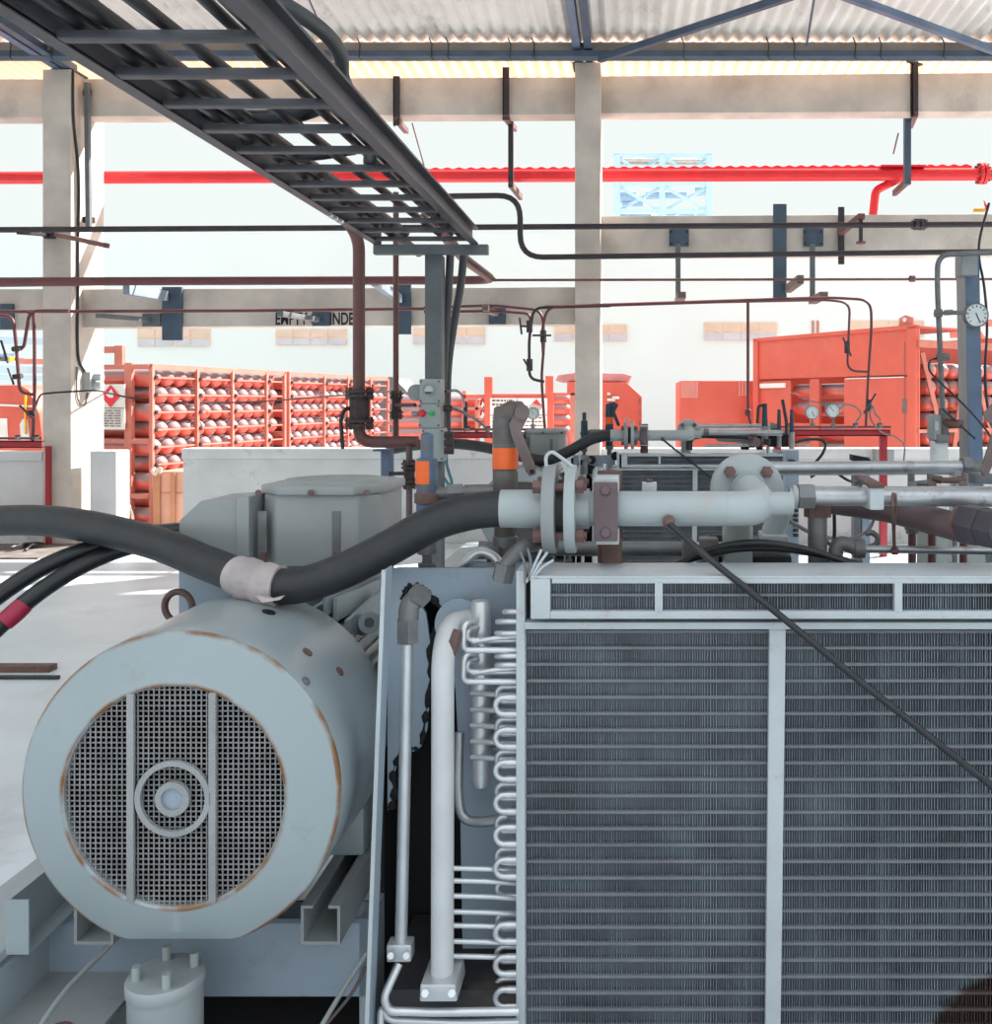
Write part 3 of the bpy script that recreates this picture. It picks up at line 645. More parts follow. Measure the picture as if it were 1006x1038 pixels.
MB().cyl(at(415,489,6.5), at(415,473,6.5), 0.038, 8).obj('valve_body', M['valveiron'], t)
MB().tube([at(414,480,6.47), at(394,480,6.42)], 0.013, 8).obj('lever', M['valveiron'], t)
flange_bolts(t, at(415,472,6.5), (0,0,1), 0.045, 4, 0.08, 'valveiron', 0.007); flange_bolts(t, at(415,490,6.5), (0,0,1), 0.045, 4, 0.08, 'valveiron', 0.007)
t = thing('pipe_support', 'blue steel support post under the maroon pipe elbow', 'support', (wx(392,6.7), 6.7, 0))
MB().box(wx(387.5,6.7), wx(397.5,6.7), 6.66, 6.76, 0, wz(457,6.7)).obj('upright', M['bluepost'], t, 0.005)
MB().box(wx(381,6.7), wx(397.5,6.7), 6.62, 6.76, wz(457,6.7), wz(455,6.7)).obj('top_plate', M['bluepost'], t)

# ------------------------------------------------ gauge rails
def dial_gauge(px, py, rpx, Y, label, stem_to, group='dial gauges on the red rails', face_ang=0.9):
    t = thing('pressure_gauge', label, 'gauge', at(px, stem_to, Y), group)
    c = at(px, py, Y); r = rpx/F*Y
    MB().lathe(c+V(0,0.04,0), (0,-1,0), [(r*0.8,0),(r,0.01),(r,0.045),(r*0.9,0.05),(r*0.88,0.044),(0,0.044)], 28).obj('gauge_case', M['fitting'], t)
    MB().cyl(c+V(0,-0.004,0), c+V(0,-0.0075,0), r*0.88, 28).obj('dial', M['dial'], t)
    mb = MB()
    for k in range(11):
        a = math.radians(-45+27*k); d = V(math.cos(a),0,math.sin(a)); l0, l1 = (0.62, 0.8)
        mb.bar(c+d*r*l0+V(0,-0.0085,0), c+d*r*l1+V(0,-0.0085,0), r*0.07, 0.002, up=(0,1,0))
    mb.obj('dial_marks', M['dialink'], t)
    d = V(math.cos(face_ang),0,math.sin(face_ang))
    MB().bar(c-d*r*0.2+V(0,-0.011,0), c+d*r*0.68+V(0,-0.011,0), r*0.08, 0.002, up=(0,1,0)).obj('needle', M['dialink'], t)
    if stem_to > py:
        MB().cyl(at(px,stem_to,Y+0.02), at(px,py+rpx*0.9,Y+0.02), r*0.14, 10).obj('stem', M['fitting'], t)
        MB().cyl(at(px,stem_to,Y+0.02), at(px,stem_to-4,Y+0.02), r*0.34, 6).obj('nut', M['fitting'], t)
    return t
def rail(px0, px1, py0, py1, Y, legs, label):
    t = thing('gauge_rail', label, 'rail', (wx((px0+px1)/2,Y), Y, 0), 'dark red gauge rails by the low wall')
    x0, x1 = wx(px0,Y), wx(px1,Y); z0, z1 = wz(py1,Y), wz(py0,Y)
    MB().box(x0,x1,Y,Y+0.01,z0,z1).box(x0,x1,Y,Y+0.06,z1-0.01,z1).box(x0,x1,Y,Y+0.06,z0,z0+0.01).obj('channel', M['redframe'], t)
    for l in legs:
        MB().box(wx(l-3.5,Y), wx(l+3.5,Y), Y+0.02, Y+0.09, 0, z0+0.03).obj('leg', M['redframe'], t, 0.004)
    MB().tube([V(x0,Y-0.01,z1+0.028), V(x1,Y-0.01,z1+0.028)], 0.012, 8).obj('header_tube', M['maroon'], t)
    return t
rail(437, 565, 438, 444, 9.7, (440, 561), 'dark red gauge rail behind the tray post in the middle')
rail(745, 903, 435.5, 442, 9.7, (789, 897), 'dark red gauge rail in front of the orange container')
rail(-60, 42, 447, 454, 9.7, (-40, -12), 'dark red gauge rail at the left edge above the low wall')
dial_gauge(540.5, 419, 6.2, 9.66, 'small dial gauge on the middle red rail', 434, face_ang=2.0)
dial_gauge(823.7, 418, 7.2, 9.66, 'dial gauge before the orange container, left of two', 433, face_ang=-1.2)
dial_gauge(844.7, 416.3, 7.2, 9.66, 'dial gauge before the orange container, right of two', 433, face_ang=2.2)
words = iter(['left of the middle dial gauge','under the middle dial gauge','left end of the middle rail','left of the two dial gauges','left of the leg of the right rail','on the right rail end','at the right end of the left rail','in the middle of the left rail'])
for (px, py, Y) in ((495,437,9.66),(520,437,9.66),(474,437,9.66),(801,434,9.66),(867.5,434,9.66),(892,434,9.66),(37,446,9.66),(18,446,9.66)):
    t = thing('needle_valve', 'tiny needle valve '+next(words), 'valve', at(px,py,Y), 'tiny valves on the red rails')
    MB().hexa(at(px,py,Y)+V(0,0,0), at(px,py-3.5,Y)+V(0,0,0), 0.026).obj('valve_body', M['fitting'], t)
    MB().tube([at(px-2.5,py-4,Y), at(px+2.5,py-4.4,Y)], 0.01, 6).obj('handle', M['darkpipe'], t)
cable('capillary_tube', 'thin capillary tube arching right of the two dial gauges', [at(852,414,9.6), at(858,410,9.6), at(868,413,9.6), at(873,420,9.6), at(868,428,9.6), at(868,432,9.6)], 0.009, M['fitting'], cat='tube')
cable('capillary_tube', 'thin capillary tube looping from the right rail end to the wall', [at(885,411,9.6), at(882,420,9.6), at(886,430,9.6), at(896,439,9.6), at(908,443,9.6), at(917,452,9.6), at(916.5,468,9.6)], 0.009, M['fitting'], cat='tube')
cable('capillary_tube', 'thin capillary tube rising to a point right of the looping one', [at(885,411,9.58), at(888,420,9.6), at(892,424,9.6), at(892,432,9.6)], 0.009, M['fitting'], cat='tube')
cable('capillary_tube', 'thin pale capillary tube crossing to the left dial gauge', [at(800,400,10.0), at(806,399,10.0), at(815,404,9.9), at(830,408,9.7), at(843,409,9.62)], 0.007, M['fitting'], cat='tube')
MB().cyl(at(472,434,9.6), at(472,407,9.6), 0.022, 10).top('flexible_sleeve', M['cableblk'], 'short black upright sleeve on the middle red rail', 'hose')
# ------------------------------------------------ right post with large gauge
Yr = 5.6
t = thing('steel_post', 'blue and grey steel post near the right edge carrying a large gauge', 'post', (wx(990,Yr), Yr+0.08, 0))
MB().prism([at(979,258,Yr), at(993,258,Yr), V(wx(1001,Yr),Yr,0.0), V(wx(986.5,Yr),Yr,0.0)], (0,0.012,0)).obj('front_flange', M['bluepost'], t)
MB().prism([at(979,258,Yr)+V(0,0.012,0), at(979,258,Yr)+V(0.012,0.012,0), V(wx(986.5,Yr)+0.012,Yr+0.012,0.0), V(wx(986.5,Yr),Yr+0.012,0.0)], (0,0.15,0)).obj('web', M['greybox'], t)
MB().box(wx(970,Yr), wx(986,Yr), Yr-0.09, Yr+0.03, wz(281,Yr), wz(257,Yr)).obj('cap_bracket', M['greybox'], t, 0.005)
MB().box(wx(975,Yr), wx(1012,Yr), Yr-0.05, Yr+0.2, 0, 0.02).obj('base_plate', M['bluepost'], t)
dial_gauge(990, 319.5, 12.6, Yr-0.06, 'large round dial gauge mounted on the blue post at right', 319, 'large gauge', face_ang=-1.15)
t = thing('instrument_pipe', 'dark upright instrument pipe with fittings left of the blue post', 'pipe', at(955, 446, Yr))
MB().tube(fillet([at(1010,256,Yr-0.15), at(951,258,Yr-0.15), at(950.5,290,Yr-0.1), at(957,440,Yr)], 0.08), 0.016, 10).obj('tube', M['fitting'], t)
MB().tube([at(952,317.5,Yr-0.12), at(980,317,Yr-0.08)], 0.010, 8).obj('gauge_tube', M['fitting'], t)
for (a, b, r) in (((948,317.5),(955,317.5),0.026), ((958,317,),(966,316.5),0.018), ((950,362),(962,362),0.026), ((966,317),(975,317),0.014)):
    MB().hexa(at(*a, Yr-0.11), at(*b, Yr-0.11), r).obj('nut', M['fitting'], t)
MB().tube([at(961,361,Yr-0.11), at(962.5,361,Yr-0.11)], 0.016, 10).obj('plug', M['bolt'], t)
t = thing('ball_valve', 'dark ball valve with a long black lever below the upright instrument pipe', 'valve', at(957, 446, Yr))
MB().cyl(at(957.5,446,Yr), at(956.5,414,Yr), 0.028, 12).obj('valve_body', M['fitting'], t)
MB().cyl(at(957,428,Yr), at(974,430,Yr-0.12), 0.026, 10).obj('valve_stem', M['rust'], t)
MB().bar(at(955,414,Yr-0.08), at(989,445,Yr-0.14), 0.014, 0.012).obj('lever', M['cableblk'], t)
t = thing('limit_switch', 'grey-green flat switch box left of the ball valve', 'switch', at(949, 446, Yr))
MB().box(wx(945,Yr), wx(953.5,Yr), Yr-0.03, Yr+0.1, wz(446,Yr), wz(420,Yr)).obj('body', M['greybox'], t, 0.015)
MB().box(wx(946.5,Yr), wx(950,Yr), Yr-0.035, Yr-0.03, wz(436,Yr), wz(427,Yr)).obj('label_plate', M['frame'], t)
MB().box(wx(948,Yr), wx(961,Yr), Yr-0.04, Yr+0.12, wz(449,Yr), wz(440,Yr)).obj('bracket', M['fitting'], t, 0.01)
MB().cyl(V(wx(954.5,Yr),Yr+0.04,0), V(wx(954.5,Yr),Yr+0.04,wz(447,Yr)), 0.053, 20).top('pipe_stand', M['plaster'], 'pale round stand pipe below the ball valve at right', 'stand')
cable('wire', 'thin black wire looping from the instrument pipe down past the blue post', [at(950,363,Yr-0.1), at(943,366,Yr-0.13), at(943,376,Yr-0.14), at(956,390,Yr-0.15), at(975,408,Yr-0.15), at(992,426,Yr-0.14), at(1003,440,Yr-0.14), at(1010,452,Yr-0.1)], 0.006, M['cableblk'])
cable('wire', 'thin wire falling along the right side of the blue post', [at(1003,206,5.8), at(994,240,5.75), at(993,262,5.7), at(998,290,5.65), at(1001,330,5.6), at(999,380,5.6), at(1003,420,5.6), at(1012,440,5.6)], 0.008, M['cableblk'])
t = thing('flag_tag', 'small yellow and red tag tied above the right-hand beam', 'tag', at(992, 215, 10.8))
MB().box(wx(987,10.85), wx(998,10.85), 10.82, 10.86, wz(215,10.85), wz(212,10.85)).obj('yellow_strip', M['yellow'], t)
MB().prism([at(998,203,10.84), at(1003,212,10.84), at(1000,213,10.84)], (0,0.02,0)).obj('red_strip', M['red'], t)
MB().box(wx(888,10.5), wx(906,10.5), 10.46, 10.63, wz(472,10.5), wz(455,10.5)).top('junction_box', M['greybox'], 'small grey box on the wall below the right gauge rail', 'junction box', bevel=0.01)
t = thing('pipe_support', 'short dark steel stand with pale upright by the right wall', 'support', (wx(873,7.5), 7.5, 0))
MB().box(wx(865,7.5), wx(872,7.5), 7.46, 7.56, 0, wz(462,7.5)).obj('upright', M['greypost'], t)
MB().box(wx(873,7.5), wx(881,7.5), 7.46, 7.56, 0, wz(463,7.5)).obj('upright', M['blue_grey_lt'], t)
MB().prism([at(865,461,7.45), at(865,467,7.45), at(884,467,7.45), at(880,464,7.45)], (0,0.12,0)).obj('cap', M['black'], t)
# floor bar at left
MB().box(-6.5, wx(55,5.6), 5.55, 5.63, 0, 0.035).top('floor_bar', M['rust'], 'brown steel bar lying on the floor left of the motor', 'bar')
MB().tube([V(-6.5,5.42,0.012), V(wx(58,5.4),5.42,0.012)], 0.012, 8).top('floor_cable', M['cableblk'], 'thin dark cable on the floor beside the brown bar', 'cable')
t = thing('cable_scrap', 'tangle of dark wire on the floor at the foot of the left wall', 'wire', at(40, 552, 10.4))
rr = random.Random(3)
MB().tube(smooth([V(wx(40+rr.uniform(-12,10),10.3), 9.9+rr.uniform(0,0.45), 0.025+rr.uniform(0,0.05)) for k in range(14)]), 0.012, 6).obj('strand', M['cableblk'], t)
# ================================================================== COMPRESSOR UNIT (near), copied for the far one
UNIT = []            # (thing, far label)
def U(t, far, skip=()): UNIT.append((t, far, skip)); return t
# ---------- motor
MX, MZ = wx(176, 2.03), wz(808, 2.03)
cowlm = mat('motor_cowl_paint', (0.315,0.362,0.382), 0.30, var=0.05, scale=3, bump=0.02, bscale=50, stain=(0.27,0.31,0.32), stain_amt=0.25, stain_scale=6)
def add_edge_rust(m, centre, radii, width, ymax):
    nt = m.node_tree; N = nt.nodes; L = nt.links; b = N['Principled BSDF']
    src = b.inputs['Base Color'].links[0].from_socket
    tcn = N.new('ShaderNodeTexCoord'); s = N.new('ShaderNodeSeparateXYZ'); L.new(tcn.outputs['Object'], s.inputs[0])
    def mth(op, a, b_=None):
        n = N.new('ShaderNodeMath'); n.operation = op
        for i, q in enumerate((a, b_)):
            if q is None: continue
            if isinstance(q, (int, float)): n.inputs[i].default_value = q
            else: L.new(q, n.inputs[i])
        return n.outputs[0]
    dx = mth('SUBTRACT', s.outputs['X'], centre[0]); dz = mth('SUBTRACT', s.outputs['Z'], centre[1])
    rad = mth('SQRT', mth('ADD', mth('MULTIPLY', dx, dx), mth('MULTIPLY', dz, dz)))
    nz = N.new('ShaderNodeTexNoise'); nz.inputs['Scale'].default_value = 9; nz.inputs['Detail'].default_value = 8; L.new(tcn.outputs['Object'], nz.inputs['Vector'])
    tot = None
    for r in radii:
        k = mth('SUBTRACT', 1.0, mth('DIVIDE', mth('ABSOLUTE', mth('SUBTRACT', rad, r)), width))
        k = mth('MAXIMUM', k, 0.0); tot = k if tot is None else mth('MAXIMUM', tot, k)
    f = mth('MULTIPLY', tot, mth('MULTIPLY', mth('MAXIMUM', mth('SUBTRACT', nz.outputs['Fac'], 0.40), 0.0), 8.0))
    f = mth('MULTIPLY', mth('MINIMUM', f, 1.0), mth('LESS_THAN', s.outputs['Y'], ymax))
    mx = N.new('ShaderNodeMix'); mx.data_type = 'RGBA'; L.new(f, mx.inputs['Factor']); L.new(src, mx.inputs['A']); mx.inputs['B'].default_value = (0.22,0.10,0.035,1)
    L.new(mx.outputs['Result'], b.inputs['Base Color'])
motor = U(thing('electric_motor', 'large grey electric motor with round mesh fan guard at front left', 'motor', (MX, 2.7, 0.40)),
          'grey electric motor with mesh guard and terminal box, behind the big levered valve')
mcx, mcz = 0.0, MZ-0.40
add_edge_rust(cowlm, (mcx, mcz), (0.243, 0.3495), 0.0075, 2.072-2.7)
mb = MB(); mb.lathe((MX, 2.02, MZ), (0,1,0), [(0.236,0.03),(0.239,0.012),(0.244,0.008),(0.30,0.022),(0.3465,0.040),(0.3500,0.0435),(0.3515,0.049),(0.353,0.09),(0.355,0.44),(0.351,0.442),(0.347,0.07),(0.236,0.03)], 112)
for v in mb.v:
    lim = MZ-0.324
    if v.z < lim: v.z = lim
mb.smooth_deg = 22
cowl = mb.obj('fan_cowl', cowlm, motor)
def disc_grid(mb, cx, cz, R, step, w, y):
    n = int(R/step)
    for i in range(-n, n+1):
        o = i*step; h = math.sqrt(max(0, R*R-o*o))
        mb.box(cx+o-w/2, cx+o+w/2, y, y+0.002, cz-h, cz+h)
        mb.box(cx-h, cx+h, y+0.002, y+0.004, cz+o-w/2, cz+o+w/2)
mb = MB(); disc_grid(mb, MX, MZ, 0.241, 0.0115, 0.0030, 2.036); mb.obj('guard_mesh', M['meshwire'], motor)
grill = mat('guard_bar_paint', (0.30,0.305,0.31), 0.5, var=0.1, scale=10, stain=RUST, stain_amt=0.12, stain_scale=12)
for px in (133, 216):
    x = wx(px, 2.03); h = math.sqrt(0.243**2-(x-MX)**2)
    MB().box(x-0.008, x+0.008, 2.024, 2.034, MZ-h, MZ+h).obj('guard_bar', grill, motor, 0.002)
MB().ring((MX,2.034,MZ-0.002), (0,-1,0), 0.082, 0.070, 0.010, 48).obj('guard_ring', grill, motor)
MB().ring((MX,2.034,MZ-0.002), (0,-1,0), 0.037, 0.024, 0.012, 36).obj('hub_ring', grill, motor)
MB().cyl((MX,2.038,MZ-0.002), (MX,2.030,MZ-0.002), 0.024, 28).obj('hub_plug', M['panel'], motor)
mb = MB()                                                            # fan behind the guard
mb.cyl((MX,2.10,MZ), (MX,2.22,MZ), 0.07, 24)
for k in range(9):
    a = 2*math.pi*k/9; d = V(math.cos(a),0,math.sin(a))
    mb.bar(V(MX,2.16,MZ)+d*0.06, V(MX,2.16,MZ)+d*0.27, 0.10, 0.006, up=(math.sin(a)*0.9,0.3,-math.cos(a)*0.9))
mb.obj('fan', M['black'], motor)
mb = MB(); mb.cyl((MX,2.30,MZ), (MX,2.34,MZ), 0.348, 60)
for v in mb.v: v.z = max(v.z, MZ-0.315)
mb.obj('end_shield', M['black'], motor)
mb = MB(); prof = []; nf = 64
for k in range(nf):                                                  # finned stator
    for (dr, da) in ((0.285,0.0),(0.285,0.62),(0.325,0.66),(0.325,0.96)):
        a = 2*math.pi*(k+da)/nf; prof.append(V(MX+dr*math.cos(a), 2.40, MZ+dr*math.sin(a)))
mb.prism(prof, (0,0.78,0)); mb.smooth_deg = 20; mb.obj('finned_body', M['grey'], motor)
MB().lathe((MX,3.18,MZ), (0,1,0), [(0.325,0),(0.325,0.06),(0.28,0.10),(0.12,0.14),(0.05,0.14),(0.05,0.26),(0,0.26)], 48).obj('end_bell', M['grey'], motor)
for s in (-1, 1):
    MB().box(MX+s*0.245-0.05, MX+s*0.245+0.05, 2.44, 3.15, 0.419, 0.60).obj('foot', M['grey'], motor, 0.008)
MB().torus((wx(181,2.62), 2.62, wz(615,2.62)), (0.15,1,0), 0.042, 0.0095, 32).obj('lifting_eye', M['rust'], motor)
def radial(px, py, Y):                                               # point on the cowl surface seen at px,py
    lo, hi = 2.0, 2.6
    p = at(px, py, Y); return p
for (ang, yy, m, r) in ((0.86, 2.20, 'bolt', 0.013), (0.62, 2.26, 'bolt', 0.012), (1.28, 2.30, 'black', 0.016), (0.72, 2.09, 'fitting', 0.010)):
    d = V(math.cos(ang), 0, math.sin(ang)); c = V(MX, yy, MZ)+d*0.353
    MB().lathe(c, d, [(r,0),(r,0.004),(r*0.5,0.007),(0,0.007)], 12).obj('cowl_screw', M[m], motor)
# bearing housing lug seen beside the cowl
MB().lathe(at(372,632,2.6), (0.45,-0.8,0.25), [(0.030,-0.05),(0.030,0.03),(0.014,0.03),(0.014,0.0),(0,0)], 20).obj('bearing_lug', M['grey'], motor)
for k, (p0, p1) in enumerate(((at(330,612,2.5), at(392,578,3.0)), (at(340,618,2.52), at(393,592,2.95)), (at(352,640,2.52), at(388,606,2.8)))):
    MB().bar(p0, p1, 0.012, 0.06).obj('body_rib', M['grey'], motor)
# terminal box
Yt = 2.62
tb0, tb1 = wx(257, Yt), wx(383, Yt)
c = 0.06
def octa(x0, x1, y0, y1, z, c): return [V(x0+c,y0,z),V(x1-c,y0,z),V(x1,y0+c,z),V(x1,y1-c,z),V(x1-c,y1,z),V(x0+c,y1,z),V(x0,y1-c,z),V(x0,y0+c,z)]
MB().prism(octa(tb0+0.008, tb1-0.008, Yt+0.01, Yt+0.36, wz(575,Yt), 0.05), (0,0,wz(502,Yt)-wz(575,Yt))).obj('terminal_box', M['greybox'], motor, 0.006)
MB().prism(octa(tb0-0.004, tb1+0.004, Yt-0.005, Yt+0.375, wz(502,Yt), 0.07), (0,0,wz(493,Yt)-wz(502,Yt))).obj('terminal_lid', M['greybox'], motor, 0.005)
MB().lathe(((tb0+tb1)/2, Yt+0.185, wz(493,Yt)), (0,0,1), [(0.15,0),(0.145,0.008),(0.12,0.008),(0.115,0.004),(0,0.004)], 32).obj('lid_disc', M['greybox'], motor)
for px in (262, 315, 372):
    MB().cyl(at(px,499.5,Yt+0.01), at(px,499.5,Yt-0.018), 0.009, 8).obj('lid_bolt', M['bolt'], motor)
for px in (266, 341):
    MB().prism([at(px-4,518,Yt+0.012), at(px+5,518,Yt+0.012), at(px+5,569,Yt+0.012), at(px-4,569,Yt+0.012)], (0,-0.004,0)).obj('bolt_slot', M['fitting'], motor)
    MB().cyl(at(px+1,560,Yt+0.004), at(px+1,571,Yt+0.004), 0.011, 8).obj('slot_bolt', M['bolt'], motor)
MB().box(wx(244,Yt), wx(370,Yt), Yt+0.05, Yt+0.33, wz(585,Yt), wz(571,Yt)).obj('box_plinth', M['greybox'], motor, 0.004)
gp = [at(181,528,Yt), at(203,508,Yt), at(246,505,Yt), at(246,570,Yt), at(236,562,Yt), at(181,556,Yt)]
MB().prism(gp, (0,0.22,0)).obj('gland_box', M['greybox'], motor, 0.006)
MB().box(wx(241,Yt), wx(254,Yt), Yt-0.01, Yt+0.3, wz(572,Yt), wz(503,Yt)).obj('gland_flange', M['greybox'], motor, 0.004)
MB().prism([at(181,560,2.72), at(240,560,2.72), at(240,640,2.72), at(181,640,2.72)], (0,0.12,0)).obj('conduit_plate', M['panel'], motor, 0.004)

# ---------- rails, skid, canister
for (px0, px1, py0, py1, q) in ((75,115,925,957,'left'),(305,345,918,957,'right')):
    Y = 2.2; x0, x1 = wx(px0,Y), wx(px1,Y); z0, z1 = wz(957.5,Y), 0.419; w = 0.007
    poly = [(x0,z1),(x0,z0),(x1,z0),(x1,z1),(x1-0.028,z1),(x1-0.028,z1-w),(x1-w,z1-w),(x1-w,z0+w),(x0+w,z0+w),(x0+w,z1-w),(x0+0.028,z1-w),(x0+0.028,z1)]
    r = MB().prism([V(x,2.2,z) for x, z in poly], (0,1.05,0)).top('motor_slide_rail', M['greypost'] if False else M['greybox'],
        'grey slotted steel rail under the %s side of the near motor' % q, 'rail', 'slide rails under the motors')
    U(r, 'grey slotted rail under the %s side of the far motor' % q)
RZ = wz(957.5, 2.2)
skid = U(thing('skid_frame', 'grey steel skid base below the near motor', 'skid', (-1.0, 2.6, 0)), 'grey steel skid base of the far compressor unit')
MB().box(-1.45, -0.64, 2.31, 2.325, 0.136, RZ).box(-1.45,-0.64,2.31,2.39,RZ-0.012,RZ).obj('cross_beam', M['panel'], skid)
MB().box(-1.45, -0.64, 3.10, 3.20, 0.136, RZ).obj('cross_beam', M['panel'], skid)
MB().box(-1.46, -1.435, 1.75, 3.4, 0.0, RZ).box(-1.66, -1.435, 1.75, 3.4, RZ-0.014, RZ).obj('side_beam', M['grey'], skid)
MB().box(-0.67, -0.64, 2.31, 3.4, 0.0, RZ).obj('side_beam', M['grey'], skid)
MB().box(-1.435, -1.19, 1.75, 2.31, 0.185, 0.197).obj('deck_plate', M['greybox'], skid)
MB().box(-1.64, -1.46, 1.75, 3.4, 0.0, 0.012).obj('bottom_flange', M['grey'], skid)
bx = thing('channel_stub', 'short grey channel stub standing on the skid at the left edge', 'bracket', at(20, 950, 2.2))
x0, x1 = wx(6,2.16), wx(29,2.16); z0 = RZ
MB().prism([V(x0,2.16,z0), V(x1,2.16,z0), V(x1,2.16,wz(913,2.16)), V(x0,2.16,wz(913,2.16))], (0,0.006,0)).box(x0,x0+0.006,2.166,2.42,z0,wz(913,2.16)).box(x0,x1,2.166,2.42,z0,z0+0.006).obj('channel', M['greypost'] if False else M['grey'], bx)
MB().bar(V(x0+0.08,2.42,RZ+0.035), V(-1.22,2.55,RZ+0.035), 0.10, 0.07).top('tie_bar', M['rust'], 'rusty tie bar between the channel stub and the motor rail', 'bar')
MB().box(-1.18, -0.64, 1.6, 3.0, 0.001, 0.006).top('drip_tray', M['black'], 'black oily drip tray on the floor under the near motor', 'tray')  # shade of the floor bay under the motor, put in as a black sheet
can = thing('filter_canister', 'pale grey round canister with four studs on its lid, under the motor', 'canister', (wx(168,2.15), 2.15, 0.0))
cz = wz(990, 2.15); cx = wx(168, 2.15)
MB().lathe((cx,2.15,0.006), (0,0,1), [(0.080,0),(0.080,cz-0.03),(0.083,cz-0.028),(0.083,cz-0.024),(0.080,cz-0.022)], 40).obj('body', M['greylt'], can)
MB().lathe((cx,2.15,cz-0.02), (0,0,1), [(0.083,0),(0.084,0.003),(0.084,0.024),(0.081,0.028),(0,0.028)], 40).obj('lid', M['greylt'], can)
for a in (0.5, 2.0, 3.6, 5.2):
    q = V(cx+0.06*math.cos(a), 2.15+0.06*math.sin(a), cz+0.006)
    MB().cyl(q, q+V(0,0,0.034), 0.010, 10).obj('stud', M['greylt'], can)
cable('wire', 'pale grey cable running from the motor rail down over the skid deck', [at(124,944,2.24), at(105,965,2.22), at(70,1000,2.12), at(42,1038,2.02), at(20,1075,1.95)], 0.006, M['greybox'])
cable('wire', 'pale grey cable slanting behind the guard plate, upper of two', [at(372,966,2.28), at(350,1000,2.24), at(320,1050,2.18)], 0.006, M['greybox'])
cable('wire', 'thin brown cable slanting beside the guard plate, lower of two', [at(371,980,2.3), at(356,1008,2.26), at(325,1045,2.2)], 0.004, M['leverbrn'])
MB().lathe((wx(65,2.1),2.08,0.197), (0,0,1), [(0.03,0),(0.028,0.012),(0.012,0.018),(0,0.018)], 14).top('drain_plug', M['bolt'], 'rusty round plug on the skid deck at the bottom left', 'plug')

# ---------- hose, bandage, cables
hose_pts = [at(-90,540,2.95), at(-20,529,2.85), at(60,529,2.72), at(150,548,2.58), at(215,573,2.47), at(262,590,2.39), at(300,594,2.37), at(345,580,2.36), at(395,555,2.35), at(440,530,2.345), at(475,519.5,2.345), at(500,516.2,2.345), at(530,515.5,2.345)]
hose = cable('black_hose', 'thick black rubber hose draped over the near motor to the flanged pipe', hose_pts, 0.0455, M['rubber'], cat='hose', seg=20)
U(hose, 'black rubber hose curving up to the flanged pipe of the far unit')
tp = [q for q in smooth(hose_pts, 14) if 240 < CX+q.x/q.y*F < 286]
rt = random.Random(9)
MB().tube(tp, [0.0495 + (0.004 if (i//3) % 2 else 0.0)+rt.uniform(0,0.0022) for i in range(len(tp))], 24).top('tape_bandage', M['tape'], 'pinkish tape bandage wrapped around the black hose on top of the motor', 'tape')
MB().prism([at(258,603,2.30), at(276,607,2.29), at(288,604,2.31), at(284,608,2.29), at(266,611,2.285)], (0,0.012,0)).top('tape_end', M['tape'], 'loose pinkish tape end lying on top of the motor cowl', 'tape')
cable('power_cable', 'black power cable curving from the left edge to the motor terminal box, upper of two', [at(-70,660,2.45), at(-10,610,2.55), at(40,577,2.62), at(90,556,2.70), at(140,542,2.76), at(195,537,2.74)], 0.024, M['cableblk'])
cable('power_cable', 'black power cable curving from the left edge, lower of two with red band', [at(-70,700,2.40), at(-10,643,2.50), at(40,600,2.58), at(90,570,2.66), at(140,552,2.72), at(195,545,2.70)], 0.024, M['cableblk'])
MB().tube(smooth([at(4,631,2.515), at(15,622,2.53), at(24,613,2.547)], 4), 0.0252, 14).top('tape_band', M['redtape'], 'dark red tape band around the lower black cable at the left edge', 'tape')
# ---------- cooler
Yg = 2.24                                                             # front of main core
CXL, CXR = wx(533,Yg), 1.04
cool = U(thing('finned_cooler', 'large grey-framed finned cooler filling the lower right, with tube bends along its left side', 'cooler', (0.35, 2.3, 0)),
         'grey-framed finned cooler of the far unit, behind the near cooler')
zt = wz(636, Yg); zb = 0.05
fins = MB(); p = 0.0062; x = CXL
rr = random.Random(5)
while x < CXR:
    fins.box(x, x+rr.choice((0.0012,0.0016,0.0022)), Yg+0.010+rr.uniform(0,0.0035), Yg+0.024, zb, zt); x += p+rr.uniform(-0.0012,0.0012)
finm = M['finmat']
for finm_ in (M['finmat'], M['tubemat']):
  ntf = finm_.node_tree; Nf = ntf.nodes; Lf = ntf.links; bf = Nf['Principled BSDF']      # brown rounded patch low at the right end
  src = bf.inputs['Base Color'].links[0].from_socket
  tcf = Nf.new('ShaderNodeTexCoord'); mpn = Nf.new('ShaderNodeVectorMath'); mpn.operation = 'DISTANCE'
  sc = wx(1012,Yg)-0.35
  mpn.inputs[1].default_value = (sc, Yg+0.03-2.3, wz(1052,Yg))
  Lf.new(tcf.outputs['Object'], mpn.inputs[0])
  nzf = Nf.new('ShaderNodeTexNoise'); nzf.inputs['Scale'].default_value = 14; Lf.new(tcf.outputs['Object'], nzf.inputs['Vector'])
  m1 = Nf.new('ShaderNodeMath'); m1.operation = 'MULTIPLY_ADD'; m1.inputs[1].default_value = 0.07; Lf.new(nzf.outputs['Fac'], m1.inputs[0]); Lf.new(mpn.outputs['Value'], m1.inputs[2])
  r3 = Nf.new('ShaderNodeMapRange'); r3.inputs['From Min'].default_value = 0.165; r3.inputs['From Max'].default_value = 0.185; r3.inputs['To Min'].default_value = 1; r3.inputs['To Max'].default_value = 0
  Lf.new(m1.outputs[0], r3.inputs['Value'])
  mxf = Nf.new('ShaderNodeMix'); mxf.data_type = 'RGBA'; Lf.new(r3.outputs[0], mxf.inputs['Factor']); Lf.new(src, mxf.inputs['A']); mxf.inputs['B'].default_value = (0.05,0.03,0.025,1)
  Lf.new(mxf.outputs['Result'], bf.inputs['Base Color'])
fins.obj('fin_core', finm, cool)
